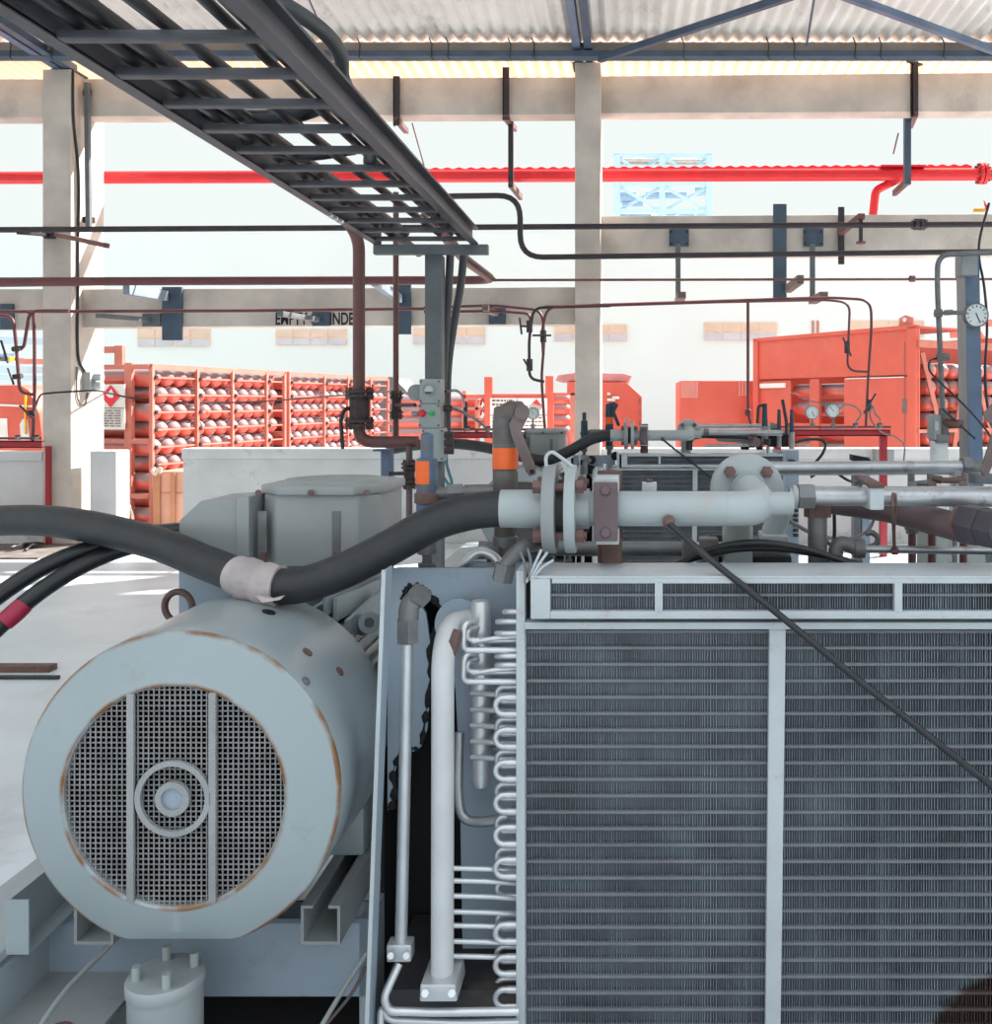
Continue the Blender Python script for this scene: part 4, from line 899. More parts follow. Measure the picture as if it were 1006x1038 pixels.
MB().box(CXL, CXR, Yg+0.023, Yg+0.085, zb, zt).obj('core_backing', M['finmat'], cool)
for k in range(27):
    z = wz(641+16.72*k, Yg)
    if z < zb+0.01: break
    MB().box(CXL, CXR, Yg+0.006, Yg+0.03, z-0.0038, z+0.0038).obj('core_tube', M['tubemat'], cool, 0.002)
MB().box(wx(524,Yg), CXL, Yg-0.012, Yg+0.11, 0.06, wz(578,Yg)).obj('side_flange', M['frame'], cool, 0.002)
MB().box(CXR, CXR+0.02, Yg-0.012, Yg+0.11, 0.06, wz(578,Yg)).obj('side_flange', M['frame'], cool, 0.002)
MB().box(CXL, CXR, Yg-0.02, Yg+0.1, wz(636,Yg), wz(629,Yg)).obj('top_rail', M['frame'], cool, 0.002)
MB().box(CXL, CXR, Yg-0.02, Yg+0.1, 0.0, zb).obj('bottom_rail', M['frame'], cool, 0.002)
MB().prism([at(780.5,636,Yg-0.012), at(797,636,Yg-0.012), V(wx(791.5,Yg-0.012),Yg-0.012,0.05), V(wx(776,Yg-0.012),Yg-0.012,0.05)], (0,0.02,0)).obj('centre_strip', M['frame'], cool, 0.002)
# upper box
Yb_ = 2.20; ZT = wz(584, Yb_); ZB = wz(627.5, Yb_); XL0 = wx(538, Yb_)
MB().box(XL0, CXR, Yb_, 2.385, ZT-0.006, ZT).box(XL0+0.05, CXR, Yb_, Yb_+0.02, wz(591.5,Yb_), ZT-0.006).obj('top_frame', M['frame'], cool, 0.001)
MB().box(XL0, wx(558,Yb_), Yb_-0.002, 2.38, ZB, ZT-0.006).obj('end_block', M['frame'], cool, 0.003)
MB().box(wx(558,Yb_), CXR, Yb_, Yb_+0.03, ZB, wz(619.5,Yb_)).obj('lower_frame', M['frame'], cool, 0.002)
up = MB(); x = wx(558,Yb_)
while x < CXR:
    up.box(x, x+rr.choice((0.0012,0.0016,0.0022)), Yb_+0.012+rr.uniform(0,0.0035), Yb_+0.027, wz(620,Yb_), wz(591,Yb_)); x += p+rr.uniform(-0.0012,0.0012)
up.obj('fin_core', finm, cool)
MB().box(wx(558,Yb_), CXR, Yb_+0.026, Yb_+0.09, ZB+0.004, ZT-0.008).obj('core_backing', M['finmat'], cool)
MB().box(wx(558,Yb_), CXR, Yb_+0.006, Yb_+0.03, wz(605,Yb_), wz(602.5,Yb_)).obj('core_tube', M['tubemat'], cool)
for px in (668, 911):
    MB().box(wx(px-4,Yb_), wx(px+4,Yb_), Yb_-0.002, Yb_+0.02, wz(620,Yb_), wz(591,Yb_)).obj('spacer', M['frame'], cool, 0.001)
MB().box(wx(532.5,Yg), XL0, Yg+0.02, 2.38, wz(628,Yg), wz(585,Yg)).obj('gap_seal', M['black'], cool)  # dark of the open gap put into a black strip
MB().box(CXL, CXR, Yg+0.085, 2.385, ZB-0.01, ZB).obj('deck', M['frame'], cool)
MB().box(CXR, CXR+0.012, 2.2, 2.75, 0.06, ZT+0.02).obj('end_panel', M['panel'], cool)
MB().box(CXR, CXR+0.16, 2.40, 2.412, 0.06, ZT+0.02).obj('end_panel', M['panel'], cool)
# back panel with the ragged opening
Yk = 2.42
px_poly = [(393,576),(526,576),(526,1010),(470,1010),(466,780),(462,700),(455,650),(449,616),(436,600),(421,592),(409,598),(407,607),(424,609),(432,622),(436,650),(437,690),(433,740),(427,757),(419,762),(412,757),(405,766),(399,788),(398,812),(393,822)]
MB().prism([at(a,b,Yk) for a,b in px_poly], (0,0.01,0)).obj('back_panel', M['panel'], cool)
MB().box(wx(385,Yk), wx(480,Yk), 2.60, 2.61, 0.03, wz(588,Yk)).box(wx(385,Yk),wx(385,Yk)+0.01,2.43,2.6,0.03,wz(588,Yk)).box(wx(470,Yk),wx(470,Yk)+0.01,2.43,2.6,0.03,wz(588,Yk)).box(wx(385,Yk),wx(480,Yk),2.43,2.6,wz(590,Yk),wz(588,Yk)).obj('inner_duct', M['black'], cool)  # black box added behind the opening, darkness of the bay put into its colour
rr2 = random.Random(11)
fpts = [at(a+rr2.uniform(-2,2),b+rr2.uniform(-2,2),2.425) for (a, b) in ((407,607),(409,600),(416,594),(424,593),(432,598),(440,603),(446,612),(449,622),(444,630),(440,640),(438,660),(437,690),(434,720),(431,745),(425,756),(414,758),(404,768),(399,785),(398,800),(396,818))]
fpts = smooth(fpts, 4)
MB().tube(fpts, [rr2.uniform(0.004,0.013) for _ in fpts], 8).obj('torn_foam', M['black'], cool)
MB().box(wx(393,2.3), wx(526,2.3), 2.25, 2.58, 0.02, 0.19).obj('sump_plate', M['dark'], cool)
# guard plate at the left of the cooler
MB().prism([at(391,578,2.12), at(387,578,2.12), at(369,1060,2.12), at(373,1060,2.12)], (0,0.006,0)).obj('guard_edge', M['frame'], cool)
MB().prism([at(391,578,2.126), at(372.5,1060,2.126), V(wx(372.5,2.126),2.185,wz(1060,2.126)), V(wx(391,2.126),2.185,wz(578,2.126))], (-0.004,0,0)).obj('guard_plate', M['panel'], cool)
# pipes inside
def ptube(name, pts, r, m, rad=0.05, seg=14): return MB().tube(fillet(pts, rad), r, seg).obj(name, m, cool)
ptube('drain_tube', [at(413,646,2.22), at(411,760,2.22), at(406.5,965,2.22)], 0.0145, M['silver'])
MB().hexa(at(413.5,651,2.22), at(413.5,628,2.22), 0.028).obj('tube_nut', M['fitting'], cool)
MB().tube(fillet([at(414,632,2.22), at(415,612,2.22), at(428,603,2.30)], 0.03), 0.024, 10).obj('tube_elbow', M['fitting'], cool)
MB().hexa(at(420,600,2.22), at(431,607,2.24), 0.024).obj('tube_nut', M['fitting'], cool)
MB().prism([at(391.5,958,2.19), at(417,958,2.19), at(417,976,2.19), at(391.5,976,2.19)], (0,0.04,0)).obj('flange_block', M['silver'], cool, 0.006)
for px in (396,412): MB().hexa(at(px,969,2.19), at(px,969,2.175), 0.008).obj('block_bolt', M['silver'], cool)
ptube('return_pipe', [at(478,628,2.36), at(455,633,2.26), at(449,665,2.20), at(449,760,2.20), at(448.5,994,2.20)], 0.0265, mat('chipped_white_pipe', (0.55,0.56,0.57), 0.5, var=0.08, scale=10, bump=0.08, bscale=60, stain=RUST, stain_amt=0.06, stain_scale=12), 0.09, 20)
MB().cyl(at(468,632,2.40), at(464,632,2.375), 0.062, 32).obj('wall_flange', M['panel'], cool)
MB().tube([at(463.5,640,2.235),at(459,652,2.215),at(457.5,668,2.205)], [0.012,0.017,0.006], 10).obj('rust_patch', M['rust'], cool)
MB().prism([at(426,998,2.15), at(462,998,2.15), at(464,1016,2.15), at(425,1016,2.15)], (0,0.11,0)).obj('flange_block', M['silver'], cool, 0.006)
for px in (431,458): MB().hexa(at(px,1007,2.15), at(px,1007,2.137), 0.009).obj('block_bolt', M['silver'], cool)
ptube('drain_tube', [at(405,977,2.2), at(389,1012,2.16), at(394,1025,2.16), at(440,1026,2.17), at(526,1025,2.19)], 0.0095, M['silver'], 0.025)
ptube('drain_tube', [at(386,1070,2.15), at(386,1020,2.18), at(394,1034,2.18), at(470,1037,2.19), at(526,1036,2.2)], 0.008, M['silver'], 0.02)
# upper distributor header
MB().lathe(at(487.5,608,2.33), (0,0,-1), [(0.0,0),(0.022,0.002),(0.0245,0.010),(0.0245,0.44),(0.018,0.462),(0,0.47)], 20).obj('header_tube', M['silver'], cool)
for k in range(9):
    y = 703+8.1*k
    if k % 2: ptube('feeder_tube', [at(482,y-1,2.36), at(500,y-1,2.345), at(526,y,2.33)], 0.0058, M['galv'])
    else: ptube('feeder_tube', [at(478,y,2.31), at(500,y+1,2.29), at(526,y+2,2.27)], 0.0064, M['silver'])
for y0 in (641, 673):
    for (xl, yt, yb, dd) in ((469.5,y0-4,y0+18,0.0),(473,y0+4,y0+8,0.02)):
        ptube('feeder_tube', [at(484,yt-8,2.28+dd), at(xl+1,yt-6,2.245+dd), at(xl,yb-3,2.245+dd), at(xl+4,yb,2.25+dd), at(526,yb,2.265+dd)], 0.0075, M['silver'], 0.045, 10)
    ptube('feeder_tube', [at(482,y0+8,2.27), at(478,y0+10,2.27), at(500,y0+6,2.27), at(526,y0+4,2.27)], 0.006, M['silver'], 0.02, 10)
# return bends: flat loops at the top, upright loops below
def ubend(py0, py1, xl, y0, y1, r=0.0068):
    a, b = at(526,py0,y0), at(526,py1,y1)
    R = (a-b).length/2; c = (a+b)/2; u = (a-c).normalized(); l = V(-1,0,0)
    cx = wx(xl, (y0+y1)/2)+R+r
    pts = [a]+[V(cx,c.y,c.z)+u*R*math.cos(t)+l*R*math.sin(t) for t in [math.pi*i/12 for i in range(13)]]+[b]
    return MB().tube(pts, r, 10).obj('return_bend', M['silver'], cool)
for (py, xl) in ((620,509),(630,502),(642,501),(665,501),(674,501)):
    ubend(py, py+0.5, xl, 2.255, 2.31)
for k in range(10):
    py = 707+32.9*k
    if 880 < py < 905: continue
    ubend(py, py+17, 499.5, 2.252, 2.252, 0.0072)
    MB().cyl(at(514,py,2.252), at(524,py,2.252), 0.0085, 10).obj('bend_collar', M['silver'], cool)
    MB().cyl(at(514,py+17,2.252), at(524,py+17,2.252), 0.0085, 10).obj('bend_collar', M['silver'], cool)
for k in range(10):
    py = 694+32.9*k
    ubend(py+2, py+17, 501, 2.282, 2.282, 0.0070)
for k, py in enumerate((880,892.5,908,924,938,954,969)):
    ptube('feeder_tube', [at(455,py,2.235), at(500,py+1,2.262), at(526,py+3,2.28)], 0.0062, M['silver'])
ptube('curved_tube', [at(466,742,2.36), at(464,800,2.33), at(468,833,2.32), at(500,833,2.30), at(524,822,2.28)], 0.0125, M['galv'], 0.07, 14)

# ---------- bracket and flanged pipe above the cooler
YP = 2.345; PZ = wz(515.5, YP)
fp = U(thing('flanged_pipe', 'pale grey flanged pipe with elbow lying above the near cooler', 'pipe', (wx(650,YP), YP, PZ)),
       'grey flanged pipe with elbow above the far cooler', ('bleed_wire',))
r_ = 0.0435
MB().tube([V(wx(585,YP),YP,PZ)]+fillet([V(wx(640,YP),YP,PZ), V(wx(775,YP),YP,PZ), V(wx(758,2.5),2.47,wz(496,2.5))], 0.085, 10), r_, 28).obj('pipe', M['greylt'], fp)
MB().cyl(V(wx(508,YP),YP,PZ), V(wx(558,YP),YP,PZ), 0.0475, 28).obj('hose_sleeve', M['greylt'], fp)
MB().cyl(V(wx(735,YP),YP,PZ), V(wx(736,YP),YP,PZ), r_+0.0012, 28).obj('weld_seam', M['greylt'], fp)
fl1 = MB().cyl(V(wx(552,YP),YP,PZ), V(wx(565,YP),YP,PZ), 0.110, 40).obj('flange', M['greybox'], fp, 0.004)
fl2 = MB().cyl(V(wx(574,YP),YP,PZ), V(wx(585,YP),YP,PZ), 0.110, 40).obj('flange', M['greylt'], fp, 0.004)
MB().cyl(V(wx(565,YP),YP,PZ), V(wx(574,YP),YP,PZ), 0.062, 32).obj('gasket', M['gasket'], fp)
MB().cyl(V(wx(585,YP),YP,PZ), V(wx(598,YP),YP,PZ), 0.050, 28).obj('flange_neck', M['greylt'], fp)
for k in range(4):
    a = math.pi/4+k*math.pi/2; q = V(0,math.cos(a)*0.084,math.sin(a)*0.084)
    MB().cyl(V(wx(545,YP),YP,PZ)+q, V(wx(596,YP),YP,PZ)+q, 0.010, 10).obj('flange_bolt', M['bolt'], fp)
    MB().hexa(V(wx(543,YP),YP,PZ)+q, V(wx(551.5,YP),YP,PZ)+q, 0.018).obj('flange_nut', M['bolt'], fl1)
    MB().hexa(V(wx(585.5,YP),YP,PZ)+q, V(wx(593,YP),YP,PZ)+q, 0.018).obj('flange_nut', M['bolt'], fl2)
EL = V(wx(758,2.51)+0.01, 2.51, wz(496.5,2.51))
MB().cyl(EL+V(-0.01,-0.012,0), EL+V(-0.01,0.018,0), 0.096, 44).obj('elbow_flange', M['greylt'], fp, 0.004)
MB().cyl(EL+V(-0.01,-0.035,0), EL+V(-0.01,-0.012,0), 0.05, 32).obj('elbow_collar', M['greylt'], fp)
MB().cyl(EL+V(-0.01,0.024,0), EL+V(-0.01,0.052,0), 0.096, 44).obj('elbow_flange', M['greylt'], fp, 0.004)
for k in range(4):
    a = math.pi/4+k*math.pi/2; q = V(math.cos(a)*0.070, 0, math.sin(a)*0.070)
    MB().hexa(EL+V(-0.01,-0.03,0)+q, EL+V(-0.01,-0.012,0)+q, 0.016).obj('elbow_bolt', M['bolt'], fp)
MB().cyl(V(wx(775,YP),YP+0.02,PZ+0.01), V(wx(805,YP),YP+0.02,PZ+0.01), 0.030, 24).obj('stub', M['greylt'], fp)
MB().lathe(at(678,529,YP-0.04), (0,-1,0.25), [(0.016,-0.01),(0.016,0.012),(0.010,0.014),(0.010,0.026),(0,0.026)], 8).obj('tapping_fitting', M['bolt'], fp)
MB().tube(smooth([at(554,474,YP-0.02), at(554,463,YP-0.02), at(560,458.5,YP-0.02), at(569,464,YP-0.02), at(582,474,YP-0.02)]), 0.0045, 8).obj('lifting_wire', M['frame'], fp)
MB().cyl(EL+V(-0.01,0.052,0), EL+V(-0.01,0.10,0), 0.05, 24).obj('pipe_outlet', M['greylt'], fp)
MB().tube(fillet([V(wx(748,2.6),2.60,PZ-0.02), V(wx(748,2.6),2.60,0.6)], 0.02), 0.042, 20).obj('down_pipe', M['greylt'], fp)
pb = U(thing('pipe_clamp', 'rusty pipe clamp with bolted front plate holding the grey pipe to the cooler', 'clamp', at(618,571,2.39)), 'pipe clamp of the far unit behind its flanges')
MB().box(wx(606,2.39), wx(631,2.39), 2.387, 2.40, wz(600,2.39), wz(477,2.39)).obj('back_plate', M['rust'], pb, 0.002)
MB().box(wx(609,2.3), wx(630,2.3), 2.375, 2.387, wz(610,2.3), wz(549,2.3)).obj('stem', M['rust'], pb, 0.002)
MB().box(wx(605,YP), wx(628,YP), 2.292, 2.386, PZ+0.0445, wz(482,YP)).obj('clamp_block', M['frame'], pb, 0.003)
MB().box(wx(605,YP), wx(628,YP), 2.292, 2.386, wz(549,YP), PZ-0.0445).obj('clamp_block', M['frame'], pb, 0.003)
MB().prism([at(602,489,2.27), at(626.5,489,2.27), at(626.5,549,2.27), at(602,549,2.27)], (0,0.012,0)).obj('clamp_plate', M['rustpur'], pb, 0.004)
for py in (497,540): MB().lathe(at(614,py,2.271), (0,-1,0), [(0.0135,0),(0.0135,0.006),(0.010,0.010),(0,0.010)], 8).obj('clamp_bolt', M['rustpur'], pb)
U(cable('capillary_line', 'thin black line slanting from the grey pipe across the front of the cooler', [at(679,531,2.285), at(720,567,2.22), at(780,615,2.165), at(880,697,2.12), at(1006,797,2.06), at(1120,888,2.02)], 0.0082, M['cableblk']),
  'thin black line slanting across the front of the far cooler')
for (a, b) in ((658,497),):
    t = thing('pipe_lug', 'small pale lug with bolt behind the grey pipe', 'lug', at(658,496,2.44))
    MB().box(wx(651,2.43), wx(666,2.43), 2.42, 2.45, wz(500,2.43), wz(489,2.43)).obj('lug', M['frame'], t, 0.002)
    MB().hexa(at(658.5,489,2.435), at(658.5,485.5,2.435), 0.009).obj('bolt', M['bolt'], t)
# ---------- relief valves
YV = 2.52
rv = U(thing('lever_valve', 'tall brown lever valve with orange tape standing behind the grey pipe', 'valve', at(511,574,YV)), 'small blue lever valve with orange tape beside the middle column')
vm = M['valvebrn']
X = wx(512.5,YV)
MB().lathe(V(X,YV,wz(572,YV)), (0,0,1), [(0.020,0),(0.020,0.05),(0.034,0.05),(0.034,0.075),(0.026,0.08),(0.026,0.13)], 16).obj('base_fitting', M['fitting'], rv)
MB().lathe(V(X,YV,wz(545,YV)), (0,0,1), [(0.030,0),(0.030,0.10),(0.034,0.105),(0.034,0.175),(0.031,0.18),(0.031,0.21),(0.033,0.215),(0.033,0.30)], 24).obj('valve_body', vm, rv)
MB().tube(smooth([V(X,YV,wz(455,YV)), V(X,YV,wz(432,YV)), V(X+0.008,YV,wz(422,YV)), V(X+0.035,YV-0.01,wz(418.5,YV)), V(X+0.055,YV-0.02,wz(420,YV))],5), [0.034]*6+[0.035]*4+[0.036]*4+[0.032]*3+[0.024]*3+[0.018], 20).obj('bonnet', vm, rv)
MB().lathe(V(X,YV,wz(414,YV)), (0,0,1), [(0.033,-0.03),(0.031,0),(0.024,0.006),(0,0.008)], 20).obj('bonnet_cap', vm, rv)
MB().cyl(V(X,YV,wz(475,YV)), V(X,YV,wz(453.5,YV)), 0.0348, 28).obj('marking_tape', M['orangetape'], rv)
MB().cyl(V(X,YV,wz(453.5,YV)), V(X,YV,wz(449.5,YV)), 0.0345, 28).obj('tape_edge', M['valveblue'], rv)
MB().cyl(at(529.5,418,YV-0.06), at(529.5,418,YV-0.02), 0.020, 16).obj('lever_pivot', M['leverbrn'], rv)
lv = [at(523,417,YV-0.05), at(533,415,YV-0.05), at(536,421,YV-0.05), at(528,437,YV-0.05), at(543.5,475,YV-0.05), at(543,481,YV-0.05), at(537,483,YV-0.05), at(533,478,YV-0.05), at(518,440,YV-0.05), at(516,430,YV-0.05)]
MB().prism(lv, (0,0.012,0)).obj('lever', M['leverbrn'], rv, 0.002)
MB().cyl(at(539.5,478,YV-0.0505), at(539.5,478,YV-0.053), 0.006, 12).obj('lever_hole', M['black'], rv)
YW = 2.50
bv = U(thing('relief_valve', 'worn blue valve with orange tape standing behind the black hose', 'valve', at(433,574,YW)), 'slim dark blue valve standing against the foot of the middle column')
X = wx(433,YW)
MB().lathe(V(X,YW,wz(574,YW)), (0,0,1), [(0.024,0),(0.024,0.008),(0.013,0.008),(0.013,0.03),(0.026,0.034),(0.026,0.072),(0.018,0.076),(0.018,0.12)], 16).obj('base_fitting', M['fitting'], bv)
MB().lathe(V(X,YW,wz(530,YW)), (0,0,1), [(0.020,0),(0.028,0.03),(0.028,0.17),(0.017,0.175),(0.017,0.235),(0.010,0.24),(0,0.242)], 20).obj('valve_body', M['valveblue'], bv)
MB().lathe(V(X,YW,wz(511,YW)), (0,0,1), [(0.024,0),(0.034,0.004),(0.034,0.028),(0.024,0.034)], 16).obj('collar', M['rust'], bv)
MB().cyl(V(X-0.002,YW,wz(490,YW)), V(X-0.002,YW,wz(467,YW)), 0.0288, 24).obj('marking_tape', M['orangetape'], bv)
MB().cyl(V(X,YW,wz(501,YW)), V(wx(469,YW),YW+0.02,wz(499.5,YW)), 0.017, 16).obj('side_outlet', M['fitting'], bv)
MB().hexa(V(wx(452,YW),YW+0.01,wz(500,YW)), V(wx(468,YW),YW+0.02,wz(499.5,YW)), 0.024).obj('outlet_nut', M['fitting'], bv)
MB().cyl(V(wx(470,YW),YW+0.02,wz(499.5,YW)), V(wx(500,YW),YW+0.02,wz(499,YW)), 0.020, 16).obj('outlet_pipe', M['fitting'], bv)
pipe('bent_tube', 'polished silver tube arching between the black hose and the cooler', 'tube', [at(430,602,2.47), at(466,575,2.47), at(486,556,2.47), at(506,566,2.47), at(508,600,2.47)], 0.0135, M['silver'], 0.06)
t = thing('hose_elbow', 'grey threaded elbow and hose end above the cooler corner', 'fitting', at(515,590,2.30))
MB().tube(smooth([at(509,588,2.29), at(513,574,2.29), at(522,562,2.31), at(535,553,2.34), at(548,551,2.42)]), 0.019, 14).obj('elbow', M['fitting'], t)
MB().hexa(at(509,589,2.29), at(513,572,2.29), 0.027).obj('nut', M['fitting'], t)
t = thing('cut_wires', 'bundle of frayed grey cable ends at the upper left corner of the cooler', 'wires', at(535,585,2.22))
for k, (a, b, c) in enumerate((((533,592),(532,572),(528,560)),((536,588),(538,570),(535,556)),((534,590),(541,575),(549,557)),((538,588),(546,573),(555,560)),((541,586),(550,575),(561,568)))):
    MB().tube(smooth([at(*a,2.21), at(*b,2.215), at(*c,2.23)]), 0.0034, 8).obj('strand', M['frame'] if k > 1 else M['fitting'], t)
pipe('lower_pipe', 'grey-brown pipe running low behind the grey pipe and clamp', 'pipe', [at(486,556,2.75), at(560,556,2.75), at(735,557,2.75)], 0.022, M['fitting'])
t = thing('flow_fitting', 'grey square fittings in a row behind the top of the near cooler', 'fitting', at(705,571,2.6))
for (x0, x1, y0, y1) in ((692,702,546,568),(703,709,551,562),(709,728,545,568)):
    MB().box(wx(x0,2.6), wx(x1,2.6), 2.57, 2.63, wz(y1,2.6), wz(y0,2.6)).obj('block', M['fitting'], t, 0.006)
MB().cyl(at(700,556,2.6), at(800,556,2.6), 0.018, 12).obj('pipe', M['galv'], t)
# hot discharge elbow and dark pump block seen under the big elbow
t = thing('discharge_elbow', 'pale elbow standing on a square flange under the big grey elbow', 'fitting', at(785,562,2.75))
MB().tube(smooth([at(793,512,2.75), at(788,528,2.75), at(784,540,2.75), at(783,552,2.75)],5), [0.034]*15+[0.03], 18).obj('elbow', M['greylt'], t)
MB().box(wx(771,2.75), wx(796,2.75), 2.68, 2.80, wz(547,2.75), wz(540,2.75)).obj('flange', M['frame'], t, 0.004)
MB().box(wx(776,2.75), wx(795,2.75), 2.69, 2.79, 1.0, wz(547,2.75)).obj('neck', M['frame'], t, 0.004)
t = thing('pump_block', 'dark compressor block with bolt heads behind the near cooler', 'compressor', (wx(765,2.8), 2.8, 0))
MB().box(wx(725,2.65), wx(803,2.65), 2.64, 3.05, 0.1, wz(563,2.65)).obj('casing', M['dark'], t, 0.01)
for (px, py) in ((724,542),(731,542),(738,548),(725,553),(732,556)):
    MB().hexa(at(px,py+8,2.85), at(px,py,2.85), 0.014).obj('bolt', M['dark'], t)
MB().box(wx(722,2.8), wx(770,2.8), 2.75, 2.95, 0.9, wz(552,2.8)).obj('cylinder_head', M['fitting'], t, 0.01)
# black cables in an arch above the cooler
cable('power_cable', 'black cable arching low above the near cooler, upper of two', [at(680,580,2.42), at(705,562,2.42), at(740,552,2.42), at(775,550,2.42), at(815,556,2.42), at(850,567,2.42), at(880,578,2.42)], 0.0085, M['rubber'])
cable('power_cable', 'black cable arching low above the near cooler, lower of two', [at(660,582,2.45), at(700,567,2.45), at(745,557,2.45), at(785,556,2.45), at(825,561,2.45), at(865,570,2.45), at(900,584,2.45)], 0.0085, M['cableblk'])
# ---------- right-hand pipe cluster
ga = U(thing('galvanised_pipe', 'upper galvanised pipe running right from the elbow flange', 'pipe', at(880,475,3.0)), 'upper galvanised pipe at the far unit, right of its elbow')
MB().cyl(at(765,475,3.0), at(978,474,3.0), 0.0225, 18).obj('pipe', M['galv'], ga)
MB().cyl(V(1.04,3.0,0), V(1.04,3.0,wz(474,3.0)), 0.02, 12).obj('support_leg', M['galv'], ga)
MB().hexa(at(975,473,3.0), at(984,473,3.0), 0.034).cyl(at(984,474,3.0), at(998,474,3.0), 0.024, 14).obj('end_union', M['fitting'], ga)
gb = U(thing('galvanised_pipe', 'large galvanised pipe running right from a hexagon union beside the grey elbow', 'pipe', at(900,505,2.45)), 'lower galvanised pipe at the far unit, right of its elbow')
MB().cyl(at(800,503,2.42), at(1060,505,2.42), 0.0235, 20).obj('pipe', M['galv'], gb)
MB().hexa(at(809,503,2.42), at(825,503,2.42), 0.034).obj('union_nut', M['fitting'], gb)
MB().cyl(at(803.5,503,2.42), at(808,503,2.42), 0.029, 20).obj('union_ring', M['greylt'], gb)
U(MB().cyl(at(800,500,2.62), at(1060,500,2.62), 0.020, 16).top('galvanised_pipe', M['galv'], 'galvanised pipe hidden just behind the large one with the hexagon union', 'pipe'), 'middle galvanised pipe at the far unit, between the upper and lower ones')
t = thing('pipe_clip', 'pale block clamp with rusty top plate on the large galvanised pipe', 'clamp', at(890,518,2.40))
MB().box(wx(881.5,2.38), wx(896.5,2.38), 2.375, 2.46, wz(517,2.38), wz(494,2.38)).obj('block', M['frame'], t, 0.006)
MB().prism([at(881,495,2.37), at(897,495,2.37), at(880,485.5,2.78), at(867,485.5,2.78)], (0,0,0.010)).obj('top_plate', M['rust'], t, 0.002)
for k in range(3): MB().hexa(at(884-4.5*k,490-1.4*k,2.5+0.09*k), at(884-4.5*k,487.5-1.4*k,2.5+0.09*k), 0.012).obj('clamp_bolt', M['rust'], t)
U(pipe('rusty_pipe', 'thick rusty pipe slanting to a large hexagon nut at the right edge', 'pipe', [at(838,508,2.86), at(900,516,2.66), at(986,538,2.35)], 0.037, M['rustpur'], 0.05, seg=18), 'thick rusty pipe at the far unit')
t = thing('union_nut', 'big dark hexagon union nut on the rusty pipe at the right edge', 'nut', at(998,530,2.3))
a, b = at(978,530,2.33), at(998,534,2.28)
MB().hexa(a, b, 0.052).obj('nut', M['darknut'], t, 0.003)
MB().hexa(b, b+(b-a)*0.9, 0.05).obj('nut', M['darknut'], t, 0.003)
MB().cyl(a-(b-a)*0.25, a, 0.042, 20).obj('nut_collar', M['rust'], t)
t = thing('drop_pipe', 'brown vertical pipe with rusty hexagon top below the large galvanised pipe', 'pipe', at(826,570,2.5))
MB().cyl(at(829,600,2.5), at(829,520,2.5), 0.0255, 18).obj('pipe', M['fitting'], t)
MB().hexa(at(829,524,2.5), at(829,511,2.5), 0.036).obj('hex_nut', M['rust'], t)
t = thing('galvanised_pipe', 'lower galvanised pipe with grey elbow just above the cooler top at right', 'pipe', at(930,560,2.5))
MB().tube(fillet([at(846,572,2.5), at(849,548,2.5), at(869,556,2.5)], 0.03), 0.020, 14).obj('elbow', M['fitting'], t)
MB().cyl(at(866,556,2.5), at(876,556,2.5), 0.026, 10).obj('collar', M['fitting'], t)
MB().cyl(at(870,556.5,2.5), at(1060,559,2.5), 0.0105, 14).obj('pipe', M['galv'], t)
MB().tube(smooth([at(880,555,2.6), at(888,552,2.6), at(890,545,2.6), at(884,540,2.6), at(878,541,2.6)]), 0.008, 8).top('hose_loop', M['fitting'], 'small pale hose loop above the lower galvanised pipe', 'hose')
MB().tube([at(906,500,2.38), at(905,512,2.36), at(906,530,2.40), at(907,556,2.48)], 0.0045, 6).add(*(lambda m: (m.v, m.f))(MB().tube([at(908,500,2.38), at(909,512,2.37), at(907,535,2.41), at(907,556,2.48)], 0.0035, 6))).top('tie_wire', M['rust'], 'rusty wire tied around the galvanised pipes at right', 'wire')
MB().lathe(at(907.5,559,2.485), (0,0,1), [(0.008,-0.008),(0.012,0),(0.008,0.012)], 10).top('wire_knot', M['rust'], 'orange rusty knot of wire on the lower galvanised pipe', 'wire')
lab = iter(['left of three','middle of three','right of three'])
for (px, m) in ((925,'fitting'),(945,'rust'),(977,'fitting')):
    t = thing('drain_nipple', 'brown drain nipple hanging below the rusty pipe, '+next(lab), 'nipple', at(px,556,2.8), 'drain nipples at right')
    MB().cyl(at(px,537,2.8), at(px,528,2.8), 0.022, 12).obj('body', M[m], t)
    MB().hexa(at(px,541,2.8), at(px,536,2.8), 0.018).obj('nut', M[m], t)
    MB().cyl(at(px,600,2.8), at(px,540,2.8), 0.012, 10).obj('tail', M['maroonbr'], t)
    MB().cyl(at(px,528,2.8), at(px,490,2.74), 0.013, 10).obj('riser', M[m], t)
t = thing('manifold', 'row of brown elbows and tees between the upper galvanised pipes at right', 'manifold', at(950,491,2.85))
for px in (924, 943.5, 978.5):
    MB().cyl(at(px,495,2.85), at(px,480,2.85), 0.0105, 12).obj('tee_leg', M['fitting'], t)
MB().tube(smooth([at(924,491,2.85), at(935,490,2.83), at(944,489,2.85)]), 0.010, 10).obj('link', M['fitting'], t)
MB().tube(smooth([at(944,484,2.85), at(953,486.5,2.84), at(966,487,2.84), at(979,486,2.85)]), 0.009, 10).obj('link', M['rust'], t)
MB().hexa(at(947,485.5,2.85), at(955,486.5,2.84), 0.013).obj('nut', M['rust'], t)
MB().hexa(at(972,486.5,2.85), at(979,486,2.85), 0.013).obj('nut', M['rust'], t)
MB().box(wx(984,2.9), wx(1004,2.9), 2.86, 2.94, wz(490,2.9), wz(479,2.9)).top('valve_block', M['greypost'], 'dark grey valve block behind the end of the upper galvanised pipe', 'block', bevel=0.008)
